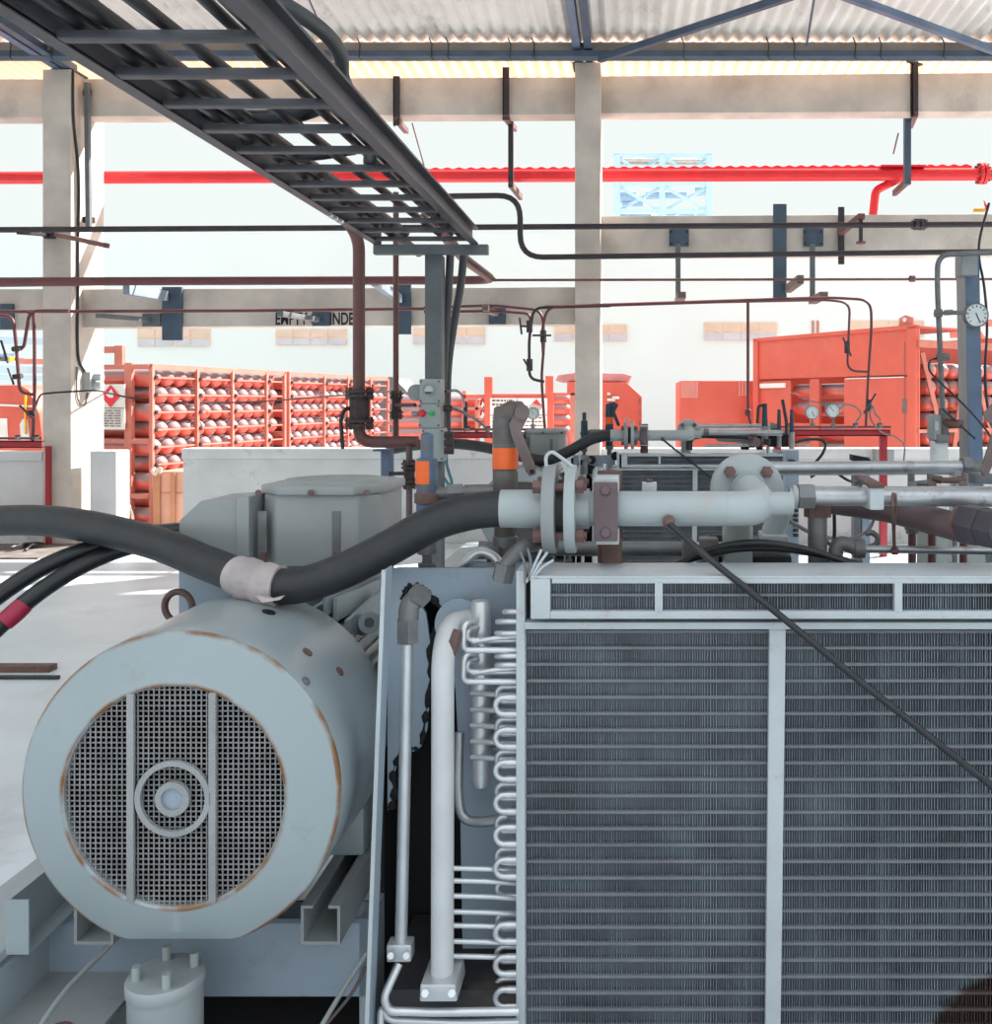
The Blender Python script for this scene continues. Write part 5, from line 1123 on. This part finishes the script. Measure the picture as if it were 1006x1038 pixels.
t = thing('lever_valve', 'brown valve with hanging lever cut off by the right edge', 'valve', at(1022,500,2.62))
MB().lathe(at(1024,500,2.62), (0,0,1), [(0.036,0),(0.036,0.17),(0.042,0.175),(0.042,0.28),(0.02,0.31),(0,0.31)], 20).obj('valve_body', M['valvebrn'], t)
MB().prism([at(1012,405,2.55), at(1003,413,2.55), at(1002,425,2.55), at(1008,436,2.55), at(995,477,2.55), at(998,483,2.55), at(1003,481,2.55), at(1020,440,2.55)], (0,0.012,0)).obj('lever', M['leverbrn'], t, 0.002)
MB().cyl(at(1006,421,2.54), at(1006,421,2.6), 0.022, 14).obj('lever_pivot', M['leverbrn'], t)
cable('wire', 'black wire hanging below the right-hand pipes, left of the brown vertical pipe', [at(846,512,2.9), at(846,545,2.9), at(842,552,2.9), at(832,540,2.95)], 0.006, M['cableblk'])
cable('wire', 'black wire sagging from the elbow to the pale support stand', [at(800,528,4.2), at(830,543,4.5), at(862,546,4.8), at(880,538,5.0), at(888,522,5.2)], 0.010, M['cableblk'])
MB().prism([at(950,534,4.2), at(1006,534,4.2), V(wx(1006,4.2),4.2,0), V(wx(948,4.2),4.2,0)], (0,0.3,0)).top('equipment_cabinet', M['greenbox'], 'dull green cabinet half hidden behind the right-hand pipes', 'cabinet', bevel=0.01)

# ================================================================== FAR UNIT
OFF = (0.16, 5.2, 0.0)
for t, far, skip in UNIT:
    c = copy_tree(t, OFF, label=far, skip=skip+(('marking_tape',) if t is bv else ()))
    if t in (rv, bv):                                                  # the far valves are painted dark blue
        for ch in c.children:
            if ch.name.split('.')[0] in ('valve_body','bonnet','bonnet_cap','lever','collar','tape_edge','lever_pivot'):
                ch.data = ch.data.copy(); ch.data.materials[0] = M['darkblue']
# extra far-unit equipment, right of its cooler
YF = 7.75
def far_valve(px, t, b, r, label, lever=None):
    v = thing('relief_valve', label, 'valve', at(px, b+16, YF), 'blue valves of the far unit')
    MB().cyl(at(px,b,YF), at(px,t,YF), r, 14, r*0.75).obj('valve_body', M['darkblue'], v)
    MB().cyl(at(px,b+17,YF), at(px,b,YF), r*1.15, 14).obj('base', M['greybox'], v)
    if lever: MB().tube(fillet([at(*q,YF-0.02) for q in lever], 0.03), 0.012, 8).obj('lever', M['darkpipe'], v)
    return v
far_valve(775.5, 409, 432, 0.026, 'dark blue valve with side lever at the far unit, before the orange box', ((777,411),(769,411),(768,429)))
fv = far_valve(790, 415, 436, 0.018, 'slim blue valve in the middle of three at the far unit')
far_valve(803, 415, 438, 0.020, 'blue valve nearest the two dial gauges at the far unit')
MB().tube([at(793.5,405,YF), at(797.5,427,YF), at(797.5,440,YF), at(790,440,YF)], 0.014, 8).obj('handle', M['cableblk'], fv)
t = thing('valve_manifold', 'black clump of valves and hoses on top of the far unit', 'manifold', at(775,456,YF))
for (x0,x1,y0,y1) in ((759,766,438,454),(768,774,440,456),(780,800,440,453),(752,760,449,456)):
    MB().box(wx(x0,YF), wx(x1,YF), YF, YF+0.1, wz(y1,YF), wz(y0,YF)).obj('block', M['black'], t, 0.008)
for (px, py) in ((763,447),(770,451),(786,437),(778,448)): MB().hexa(at(px,py+3,YF-0.05), at(px,py-3,YF-0.05), 0.03).obj('nut', M['dark'], t)
MB().tube(fillet([at(699,456,YF-0.1), at(699,443,YF-0.1), at(712,441,YF-0.1), at(758,442.5,YF-0.1)], 0.1), 0.028, 12).top('black_hose', M['cableblk'], 'black bent hose on top of the far cooler', 'hose')
pipe('drain_tube', 'thin grey tube lying on the far cooler frame', 'tube', [at(715,452,YF-0.1), at(760,451,YF-0.1)], 0.012, M['galv'])
cable('wire', 'black wire looping from the far unit over the low wall', [at(806,449,7.8), at(816,446,7.8), at(830,445.5,7.8), at(837,450,7.8), at(834,460,7.8), at(826,470,7.8)], 0.013, M['cableblk'])
cable('wire', 'black wire drooping behind the upper galvanised pipe to the far panel', [at(822,484,7.6), at(832,478,7.6), at(845,478,7.6), at(860,487,7.6), at(872,490,7.4)], 0.012, M['cableblk'])
t = thing('terminal_strip', 'column of small black fittings on the far end panel', 'fitting', at(807,545,7.55))
for k in range(6): MB().hexa(at(807,519+5*k,7.55), at(807,516+5*k,7.55), 0.022).obj('gland', M['dark'], t)
t = thing('terminal_strip', 'pair of black cable glands on top of the far end panel', 'fitting', at(797,468,7.55))
for px in (791, 803): MB().lathe(at(px,471,7.58), (0,0,1), [(0.035,0),(0.035,0.03),(0.02,0.04),(0,0.04)], 10).obj('gland', M['black'], t)
t = thing('gland_group', 'black cable glands on the panel left of the far cooler', 'fitting', at(600,480,7.5))
for (px, py) in ((600,466),(600,476),(624,462)): MB().lathe(at(px,py,7.60), (0,-1,0), [(0.035,0),(0.035,0.04),(0.02,0.05),(0,0.05)], 10).obj('gland', M['black'], t)
# ================================================================== OUTSIDE THE SHED
# white building with window strips
YB = 26.0
bl = thing('white_building', 'long white building with small strip windows behind the racks', 'building', (0, YB+3, 0))
MB().box(-34, 34, YB, YB+6, -0.02, wz(236, YB)).obj('wall', M['whitewall'], bl)
for (x0, x1, y0, y1) in ((-70,-5,334,352),(140,213,333,351),(280,352,334,349.5),(419,492,331,348.5),(562,636,329,345.5),(714,788,327,345),(863,937,325,342),(1010,1085,324,341)):
    w = MB().box(wx(x0,YB), wx(x1,YB), YB-0.05, YB-0.002, wz(y1,YB), wz(y0,YB)).obj('window', M['winframe'], bl)
    ym = y0+(y1-y0)*0.55; n = 4
    for k in range(n):
        a = x0+1+(x1-x0-1)*k/n; b = x0+(x1-x0-1)*(k+1)/n
        MB().box(wx(a,YB), wx(b,YB), YB-0.07, YB-0.05, wz(ym-0.8,YB), wz(y0+0.8,YB)).obj('pane', M['winpane'], w)
        MB().box(wx(a,YB), wx(b,YB), YB-0.07, YB-0.05, wz(y1-0.5,YB), wz(ym+0.8,YB)).obj('pane', M['winpane2'], w)
# pale blue pipe rack beyond the building
YR = 40.0
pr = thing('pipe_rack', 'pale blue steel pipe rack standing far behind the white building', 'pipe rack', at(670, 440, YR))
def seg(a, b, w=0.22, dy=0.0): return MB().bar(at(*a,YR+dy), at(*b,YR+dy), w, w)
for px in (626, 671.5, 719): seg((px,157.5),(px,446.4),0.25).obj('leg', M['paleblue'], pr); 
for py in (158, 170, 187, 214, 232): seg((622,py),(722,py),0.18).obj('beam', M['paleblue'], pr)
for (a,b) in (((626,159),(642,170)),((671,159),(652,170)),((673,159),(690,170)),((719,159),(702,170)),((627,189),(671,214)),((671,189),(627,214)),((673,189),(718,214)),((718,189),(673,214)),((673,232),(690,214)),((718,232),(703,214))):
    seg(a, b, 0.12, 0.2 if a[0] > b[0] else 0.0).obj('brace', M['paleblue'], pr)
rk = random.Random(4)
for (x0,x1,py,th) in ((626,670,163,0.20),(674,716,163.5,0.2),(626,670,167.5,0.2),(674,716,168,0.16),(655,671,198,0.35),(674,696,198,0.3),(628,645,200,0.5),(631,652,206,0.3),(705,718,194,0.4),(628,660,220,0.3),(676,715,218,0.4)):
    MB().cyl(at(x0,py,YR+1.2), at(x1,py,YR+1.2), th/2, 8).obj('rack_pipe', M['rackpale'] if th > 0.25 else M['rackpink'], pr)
# far storage tank rim (pale)
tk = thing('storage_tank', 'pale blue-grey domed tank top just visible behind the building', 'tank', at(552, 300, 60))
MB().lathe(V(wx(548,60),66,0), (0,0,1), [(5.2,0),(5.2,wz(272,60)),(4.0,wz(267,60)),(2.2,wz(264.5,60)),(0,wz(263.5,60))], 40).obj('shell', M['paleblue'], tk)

# ------------------------------------------------ cylinder racks
P0 = V(-6.05, 12.1, 0); DD = V(1.29, 6.0, 0); Dn = DD.normalized(); NN = V(Dn.y, -Dn.x, 0)
def rp(t, z, off=0.0): p = P0+DD*t+NN*off; return V(p.x, p.y, z)
ordw = ['first','second','third','fourth','fifth','sixth','seventh','eighth','ninth','tenth','eleventh','twelfth','thirteenth','fourteenth']
R = 0.119
def cyl_proto(name, m, L=1.45, r=R):
    """gas cylinder along local -X with a rounded dome at x=0"""
    prof = [(0,0.0),(r*0.30,0.004),(r*0.58,0.020),(r*0.82,0.052),(r*0.95,0.088),(r,0.13),(r,L-0.13),(r*0.9,L-0.07),(r*0.5,L-0.01),(0.03,L),(0.03,L+0.06),(0,L+0.06)]
    mb = MB().lathe((0,0,0), (-1,0,0), prof, 22); mb.smooth_deg = 60
    o = mb.obj(name, m); me = o.data; org = ORG[o.name]
    for v in me.vertices: v.co += org
    bpy.data.objects.remove(o)
    return me
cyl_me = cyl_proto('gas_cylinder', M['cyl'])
ROT = math.atan2(NN.y, NN.x)
def put_cyl(loc, rot, label, group, me=cyl_me, name='gas_cylinder'):
    o = bpy.data.objects.new(name, me); COL.objects.link(o); o.location = loc; o.rotation_euler = (0,0,rot)
    return tag(o, label, 'gas cylinder', group)
ROWZ = [1.918-0.2216*k for k in range(9)]
def fill(t0, ncol, which, group, rows, extra=0):
    pt_ = 0.245/DD.length
    for r in range(9):
        for c in range(ncol):
            if r >= rows and c >= extra: continue
            t = t0+(c+(0.5 if r % 2 else 0.0))*pt_
            if t > t0+(ncol-0.4)*pt_: continue
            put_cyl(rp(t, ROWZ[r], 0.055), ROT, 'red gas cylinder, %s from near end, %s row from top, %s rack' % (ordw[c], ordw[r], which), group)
fill(-0.022, 11, 'nearer left', 'gas cylinders in the nearer left rack', 7, 3)
fill(0.470, 13, 'farther left', 'gas cylinders in the farther left rack', 7, 0)
def rack(name, posts, label, barstep=True, zt=2.05, z0=0.0):
    t = thing(name, label, 'rack', rp((posts[0]+posts[-1])/2, 0, -0.7), 'steel cylinder racks outside')
    for q in posts:
        MB().bar(rp(q, z0, 0.085), rp(q, zt, 0.085), 0.045, 0.05, up=(NN.x,NN.y,0)).obj('post', M['rackred'], t, 0.004)
        MB().bar(rp(q, z0, -1.48), rp(q, zt, -1.48), 0.055, 0.07, up=(NN.x,NN.y,0)).obj('post', M['rackred'], t, 0.004)
    for i in range(len(posts)-1):
        for k, z in enumerate(ROWZ[:7]):
            MB().bar(rp(posts[i], z, 0.075), rp(posts[i+1], z, 0.075), 0.02, 0.022).obj('retaining_bar', M['rackred'], t)
    for q in posts[:-1]:
        for z in ROWZ[:7]:
            MB().cyl(rp(q+0.006, z, 0.085), rp(q+0.006, z, 0.13), 0.026, 8).obj('bar_bolt', M['black'], t)
    for o in (0.06, -1.48):
        MB().bar(rp(posts[0], zt, o), rp(posts[-1], zt, o), 0.07, 0.07).obj('top_beam', M['rackred'], t)
        MB().bar(rp(posts[0], 0.06, o), rp(posts[-1], 0.06, o), 0.07, 0.1).obj('bottom_beam', M['rackred'], t)
    for q in (posts[0], posts[-1]):
        for z in (zt, 1.11, 0.42, 0.06): MB().bar(rp(q, z, 0.06), rp(q, z, -1.48), 0.06, 0.06).obj('end_bar', M['rackred'], t)
        MB().bar(rp(q, z0, -0.24), rp(q, zt+0.05, -0.24), 0.09, 0.08).obj('end_post', M['rackred'], t)
    return t
ra = rack('cylinder_rack', (-0.049, 0.09, 0.2135, 0.348, 0.425), 'faded red steel rack full of gas cylinders, nearest the left column')
rb = rack('cylinder_rack', (0.446, 0.616, 0.744, 0.88, 0.992), 'faded red steel rack full of gas cylinders, behind the vertical maroon pipe')
MB().bar(rp(-0.049,2.05,-0.38), rp(-0.049,2.32,-0.38), 0.10, 0.08).obj('lifting_post', M['rackred'], ra)
MB().bar(rp(-0.049,2.27,-0.38), rp(-0.049,2.27,-1.45), 0.08, 0.08).obj('lifting_bar', M['rackred'], ra)
# warning sign on the rack end (illegible small print drawn as fine rows)
def signpt(u, v, o=0.0):      # u 0..1 along end (outward), v height
    p = rp(-0.066-o, v, -0.225-0.78*u); return p
sg = thing('warning_sign', 'white warning sign with red diamond on the end of the left rack', 'sign', signpt(0.5,1.28))
MB().prism([signpt(0,1.26), signpt(1,1.26), signpt(1,1.83), signpt(0,1.83)], Dn*0.015).obj('board', M['signwhite'], sg)
MB().prism([signpt(0.30,1.56,0.002), signpt(0.52,1.69,0.002), signpt(0.74,1.56+0.13,0.002)] and [signpt(0.07,1.68,0.002), signpt(0.25,1.82,0.002), signpt(0.43,1.68,0.002), signpt(0.25,1.54,0.002)], Dn*0.004).obj('diamond', M['signred'], sg)
MB().prism([signpt(0.17,1.70,0.004), signpt(0.22,1.77,0.004), signpt(0.28,1.72,0.004), signpt(0.32,1.69,0.004), signpt(0.25,1.66,0.004), signpt(0.19,1.66,0.004)], Dn*0.003).obj('pictogram', M['signwhite'], sg)
rs = random.Random(2)
mb = MB()
for k in range(7):
    z = 1.49-0.032*k; u = 0.06
    while u < 0.95:
        l = rs.uniform(0.04,0.13); mb.prism([signpt(u,z,0.002), signpt(min(u+l,0.97),z,0.002), signpt(min(u+l,0.97),z+0.013,0.002), signpt(u,z+0.013,0.002)], Dn*0.002); u += l+0.025
mb.obj('small_print', M['leverbrn'], sg)
MB().prism([signpt(0,1.525,0.002), signpt(1,1.525,0.002), signpt(1,1.532,0.002), signpt(0,1.532,0.002)], Dn*0.002).obj('divider', M['ink'], sg)
# crate
Yk2 = 11.45
cr = thing('wooden_crate', 'orange-brown plywood crate tied with rope beside the back wall', 'crate', (wx(170,Yk2), Yk2+0.3, -0.02))
MB().box(wx(159,Yk2), wx(196,Yk2), Yk2, Yk2+0.6, -0.02, wz(478,Yk2)).obj('panel', M['wood'], cr, 0.005)
for (a, b) in ((156,163),(174,178.5),(192,197)):
    MB().box(wx(a,Yk2), wx(b,Yk2), Yk2-0.03, Yk2, -0.02, wz(479,Yk2)).obj('batten', M['woodbat'], cr, 0.003)
MB().box(wx(159,Yk2), wx(196,Yk2), Yk2-0.012, Yk2, wz(500,Yk2), wz(499.3,Yk2)).obj('seam', M['woodbat'], cr)
rs = random.Random(8)
MB().tube(smooth([at(159+rs.uniform(-5,5), 478+rs.uniform(-4,4), Yk2-0.04-rs.uniform(0,0.06)) for k in range(14)]), 0.014, 6).obj('rope', M['rope'], cr)
MB().tube(smooth([at(131,512,11.2), at(134,520,11.2), at(135,526,11.2), at(133,530,11.2), at(131,541,11.2)]), 0.014, 6).top('rope_end', M['rope'], 'pale rope end hanging at the foot of the left rack', 'rope')
# grey sheeted stack right of the racks
MB().prism([at(380,382,19.5), at(398,382,19.5), at(414,398,19.5), at(418,487,19.5), at(380,487,19.5)], (0,1.5,0)).top('grey_container', M['greypost'], 'grey container with sloping corner behind the far end of the racks', 'container', bevel=0.02)

# ------------------------------------------------ middle rack with sign
YC = 15.0
mr = thing('cylinder_rack', 'orange-red rack frame with white sign board, left of the middle column', 'rack', (wx(525,YC), YC+0.8, -0.02), 'steel cylinder racks outside')
def cbox(x0,x1,y0,y1,ya,yb): return MB().box(wx(x0,YC), wx(x1,YC), ya, yb, wz(y1,YC), wz(y0,YC))
ZG = 408+1.62*F/YC
for (x0,x1,y0) in ((491,499,382),(553,561,381)):
    cbox(x0,x1,y0,ZG,YC,YC+0.12).obj('post', M['orange'], mr, 0.01)
for (x0,x1,y0) in ((468,472,396),(481,485,405),(578,583,398)):
    cbox(x0,x1,y0,ZG,YC+0.05,YC+0.15).obj('post', M['rackred'], mr, 0.008)
cbox(499,553,399.5,403.5,YC+0.02,YC+0.1).obj('top_bar', M['orange'], mr, 0.008)
cbox(468,491,400,404,YC+0.05,YC+0.13).obj('top_bar', M['orange'], mr, 0.008)
cbox(561,583,398,401,YC+0.05,YC+0.13).obj('top_bar', M['orange'], mr, 0.008)
for y in (413,424,436): cbox(470,492,y,y+2.5,YC+0.05,YC+0.1).obj('side_bar', M['rackred'], mr)
cbox(497,555,403.5,440,YC-0.01,YC+0.03).obj('sign_board', M['signwhite'], mr)
MB().prism([at(536,412,YC-0.012), at(544,404.5,YC-0.012), at(550.5,412,YC-0.012), at(544,420,YC-0.012)], (0,-0.003,0)).obj('diamond', mat('faded_grey_print', (0.42,0.38,0.36), 0.7), mr)
MB().prism([at(540,409,YC-0.015), at(544,404.5,YC-0.015), at(550,412,YC-0.015)], (0,-0.003,0)).obj('diamond_top', M['signred'], mr)
mb = MB(); rs = random.Random(6)
for (xa,xb,ys,hh) in ((499,521,(407,411),2.0),(499,553,(424,428,432,436),1.2)):
    for y in ys:
        x = xa
        while x < xb:
            l = rs.uniform(1.2,4); mb.prism([at(x,y,YC-0.012), at(min(x+l,xb),y,YC-0.012), at(min(x+l,xb),y-hh,YC-0.012), at(x,y-hh,YC-0.012)], (0,-0.003,0)); x += l+0.9
mb.obj('small_print', M['leverbrn'], mr)
cbox(497,555,420.5,421.3,YC-0.014,YC-0.01).obj('divider', M['leverbrn'], mr)
cbox(524,524.7,404,421,YC-0.014,YC-0.01).obj('divider', M['leverbrn'], mr)
for i, y in enumerate((405,415,426,437)):
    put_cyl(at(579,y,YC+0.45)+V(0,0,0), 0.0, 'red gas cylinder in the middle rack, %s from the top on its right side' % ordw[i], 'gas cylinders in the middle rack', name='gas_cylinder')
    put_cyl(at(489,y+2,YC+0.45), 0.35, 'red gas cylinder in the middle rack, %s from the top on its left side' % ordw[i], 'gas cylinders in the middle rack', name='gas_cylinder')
YD = 18.0
oc = thing('orange_container', 'orange container with chamfered corner just right of the middle column', 'container', (wx(632,YD), YD+1.2, -0.02))
MB().prism([at(575,387,YD), at(635,387.5,YD), at(651,402,YD), at(651,492,YD), at(575,492,YD)], (0,2.4,0)).obj('body', M['orange'], oc, 0.02)
MB().prism([at(563,386,YD+0.1), at(566,380,YD+0.1), at(585,377.5,YD+0.1), at(632,378.5,YD+0.1), at(641,381,YD+0.1), at(637,387,YD+0.1)], (0,2.0,0)).obj('tarpaulin', M['tarp'], oc, 0.02)
for py in (404,415,426,437): MB().box(wx(648,YD), wx(650,YD), YD-0.02, YD, wz(py+5,YD), wz(py,YD)).obj('hinge', M['fitting'], oc)
for (px, py, w) in ((616,398,3),(621,402,7),(616,404,8),(617,413,4)): MB().box(wx(px,YD), wx(px+w,YD), YD-0.15, YD, wz(py+2.5,YD), wz(py,YD)).obj('bracket', M['signwhite'], oc)

# ------------------------------------------------ big orange container at right
Rr = V(3.97, 13.0, 0); Ll = V(2.09, 15.9, 0); U_ = (Rr-Ll); UL = U_.length; Un = U_.normalized(); In = V(-Un.y, Un.x, 0)
if In.y < 0: In = -In
ZTOP = 2.655
def cp(u, z, d=0.0): p = Ll+U_*u+In*d; return V(p.x, p.y, z)
bc = thing('orange_container', 'tall orange container with open hatch showing cylinders, behind the two dial gauges', 'container', cp(0.5, -0.02, 1.2))
def face(u0, u1, z0, z1, d0, d1, name, m, bev=0.006):
    return MB().prism([cp(u0,z0,d0), cp(u1,z0,d0), cp(u1,z1,d0), cp(u0,z1,d0)], In*(d1-d0)).obj(name, m, bc, bev)
zm = 1.97
face(0, 1, zm+0.02, ZTOP, 0, 0.04, 'top_panel', M['orange'])
face(0.60, 1, 0.0, zm-0.01, 0, 0.04, 'lower_panel', M['orange'])
face(0, 0.25, 0.0, zm-0.01, 0.03, 0.07, 'lower_panel', M['orange'])
face(0, 0.035, 0, ZTOP+0.01, -0.03, 0.06, 'corner_post', M['orange']); face(0.955, 1.0, 0, ZTOP+0.01, -0.03, 0.06, 'corner_post', M['orange'])
face(0, 0.012, 0.02, ZTOP-0.03, 0.06, 2.28, 'end_wall', M['orange'], 0)
face(0, 1, ZTOP-0.03, ZTOP+0.03, -0.03, 0.06, 'top_edge', M['orange'])
face(0.04, 0.22, zm-0.13, zm-0.05, 0.0, 0.03, 'white_plate', M['signwhite'])
face(0.38, 0.44, 0.0, zm, 0.02, 0.08, 'hatch_post', M['orange'])
face(0.25, 0.60, 1.22, 1.27, 0.04, 0.08, 'hatch_bar', M['orange'])
face(0.0, 1.0, 0.02, ZTOP-0.05, 2.25, 2.30, 'back_wall', M['orange'])
MB().prism([cp(0,ZTOP-0.02,0.05), cp(1,ZTOP-0.02,0.05), cp(1,ZTOP-0.02,1.05), cp(0,ZTOP-0.02,1.05)], (0,0,0.03)).obj('roof_sheet', M['orange'], bc)
face(0.935, 0.938, 0.2, ZTOP-0.2, -0.004, 0.0, 'door_seam', M['leverbrn'], 0)
face(0.925, 0.95, 1.45, 1.65, -0.01, 0.0, 'latch', M['leverbrn'], 0.003)
face(0.61, 0.935, zm-0.02, zm-0.005, -0.012, 0.0, 'seam_strip', M['signwhite'], 0)
MB().prism([cp(0.90,ZTOP+0.02,0.02), cp(0.97,ZTOP+0.02,0.02), cp(0.97,ZTOP+0.14,0.02), cp(0.935,ZTOP+0.18,0.02), cp(0.90,ZTOP+0.14,0.02)], In*0.04).obj('lifting_lug', M['rackred'], bc, 0.01)
MB().cyl(cp(0.935,ZTOP+0.11,0.018), cp(0.935,ZTOP+0.11,0.0), 0.03, 12).obj('lug_eye', M['signwhite'], bc)
for d in (1.1, 2.28):
    MB().bar(cp(1.0,0,d), cp(1.0,2.45,d), 0.09, 0.09).obj('end_post', M['rackred'], bc)
MB().bar(cp(1.0,2.42,0.0), cp(1.0,2.42,2.3), 0.08, 0.1).obj('end_beam', M['rackred'], bc)
MB().bar(cp(1.0,1.2,0.0), cp(1.0,1.2,2.3), 0.05, 0.05).obj('end_beam', M['rackred'], bc)
MB().bar(cp(1.0,2.3,0.1), cp(1.0,0.5,0.75), 0.06, 0.05).obj('end_brace', M['rackred'], bc)
MB().bar(cp(1.0,2.3,1.05), cp(1.0,0.5,0.70), 0.06, 0.05).obj('end_brace', M['rackred'], bc)
MB().bar(cp(1.0,2.3,1.15), cp(1.0,0.5,1.9), 0.06, 0.05).obj('end_brace', M['rackred'], bc)
# cylinders in the hatch and on the open end
k = 0
band = []
for i, z in enumerate((1.78, 1.50, 1.12, 0.86)):
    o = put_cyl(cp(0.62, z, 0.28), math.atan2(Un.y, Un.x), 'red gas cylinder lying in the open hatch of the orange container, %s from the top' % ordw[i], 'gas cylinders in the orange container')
    pb_ = bpy.data.objects.new
for r in range(7):
    for c in range(7):
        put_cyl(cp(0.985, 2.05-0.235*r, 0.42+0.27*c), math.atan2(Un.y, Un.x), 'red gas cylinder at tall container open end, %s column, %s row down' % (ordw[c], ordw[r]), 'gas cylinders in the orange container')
# lower orange box at left
YL = 16.3
lo = thing('orange_box', 'low orange box with rows of white dots, left of the tall container', 'box', (wx(728,YL), YL+0.9, -0.02))
MB().box(wx(690,YL), wx(768,YL), YL, YL+1.8, -0.02, wz(386,YL)).obj('body', M['orange'], lo, 0.015)
mb = MB()
for (x0, nx, ny) in ((692,6,7),(750,4,6)):
    for i in range(nx):
        for j in range(ny):
            mb.cyl(at(x0+3*i,388+2.4*j,YL), at(x0+3*i,388+2.4*j,YL-0.008), 0.012, 6)
mb.obj('vent_dots', M['signwhite'], lo)
# racks at the far right edge
t = thing('cylinder_rack', 'faded red rack frame at the right edge, behind the blue post', 'rack', (6.6, 16.5, -0.02), 'steel cylinder racks outside')
for x, y in ((5.9,16.2),(6.55,16.6),(7.2,17.0)):
    MB().box(x, x+0.12, y, y+0.12, -0.02, 3.0).obj('post', M['rackred'], t, 0.01)
MB().bar(V(5.9,16.25,3.0), V(7.3,17.1,3.0), 0.1, 0.12).obj('top_beam', M['rackred'], t); MB().bar(V(5.9,16.25,1.5), V(7.3,17.1,1.5), 0.08, 0.1).obj('cross_beam', M['rackred'], t)
MB().bar(V(5.95,16.2,2.9), V(7.2,17.0,1.6), 0.06, 0.06).obj('brace', M['rackred'], t)
MB().prism([at(990,318,19), at(998,318,19), at(997,345,19), at(991,345,19)] and [at(966,333,18.5), at(972,333,18.5), at(974,342,18.5), at(967,342,18.5)], (0,0.2,0)).obj('top_plate', M['rackred'], t)
# two small pink pipes on the wall above the container
for px, q in ((824.5,'left'),(829.5,'right')): MB().cyl(at(px,338,25.97), at(px,325,25.97), 0.03, 8).top('vent_pipe', M['rackred'], 'thin pink vent pipe on the white wall above the container, %s of two' % q, 'pipe')

# ------------------------------------------------ left edge: red truck, beams
YT = 14.5
tr = thing('red_truck', 'red truck cab with pale windows at the left edge behind the low wall', 'truck', (wx(5,YT), YT+1, -0.02))
prof = [(-120,392),(20,390),(30,396),(40,420),(43,446),(43,505),(-120,505)]
MB().prism([at(a,b,YT) for a,b in prof], (0,2.2,0)).obj('cab', M['orange'], tr, 0.03)
MB().prism([at(-14,424,YT-0.01), at(7,424,YT-0.01), at(8,446,YT-0.01), at(-14,446,YT-0.01)], (0,0.01,0)).obj('door_window', M['signwhite'], tr)
MB().prism([at(20,430,YT-0.01), at(23,424.5,YT-0.01), at(28,425,YT-0.01), at(30,446,YT-0.01), at(21,446,YT-0.01)], (0,0.01,0)).obj('side_window', M['dial'], tr)
MB().prism([at(-40,408,YT-0.02), at(35,411,YT-0.02), at(35,413,YT-0.02), at(-40,410,YT-0.02)], (0,0.02,0)).obj('trim_strip', M['signwhite'], tr)
for px in (-90, 15): MB().cyl(at(px,500,YT-0.02)+V(0,0,0.1), at(px,500,YT+0.25)+V(0,0,0.1), 0.42, 24).obj('wheel', M['rubber'], tr)
MB().box(wx(27,YT), wx(28.5,YT), YT-0.06, YT-0.03, wz(440,YT), wz(398,YT)).obj('yellow_rod', M['yellow'], tr)
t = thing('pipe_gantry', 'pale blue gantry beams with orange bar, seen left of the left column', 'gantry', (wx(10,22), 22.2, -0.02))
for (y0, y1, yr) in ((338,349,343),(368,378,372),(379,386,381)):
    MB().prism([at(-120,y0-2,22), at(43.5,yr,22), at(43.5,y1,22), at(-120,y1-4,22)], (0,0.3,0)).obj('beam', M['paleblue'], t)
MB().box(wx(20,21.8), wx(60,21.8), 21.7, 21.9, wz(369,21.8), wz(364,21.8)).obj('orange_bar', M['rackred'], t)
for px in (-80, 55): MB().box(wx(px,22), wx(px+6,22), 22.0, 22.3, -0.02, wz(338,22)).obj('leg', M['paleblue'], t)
rs = random.Random(12)
for k in range(10):
    x = rs.uniform(0, 22); m = (M['yellow'], M['bluepost'], M['leverbrn'])[k % 3]
    MB().box(wx(x,22.6), wx(x+rs.uniform(1.5,3),22.6), 22.4, 22.7, wz(366,22.6), wz(358+rs.uniform(0,6),22.6)).obj('crate_load', m, t)
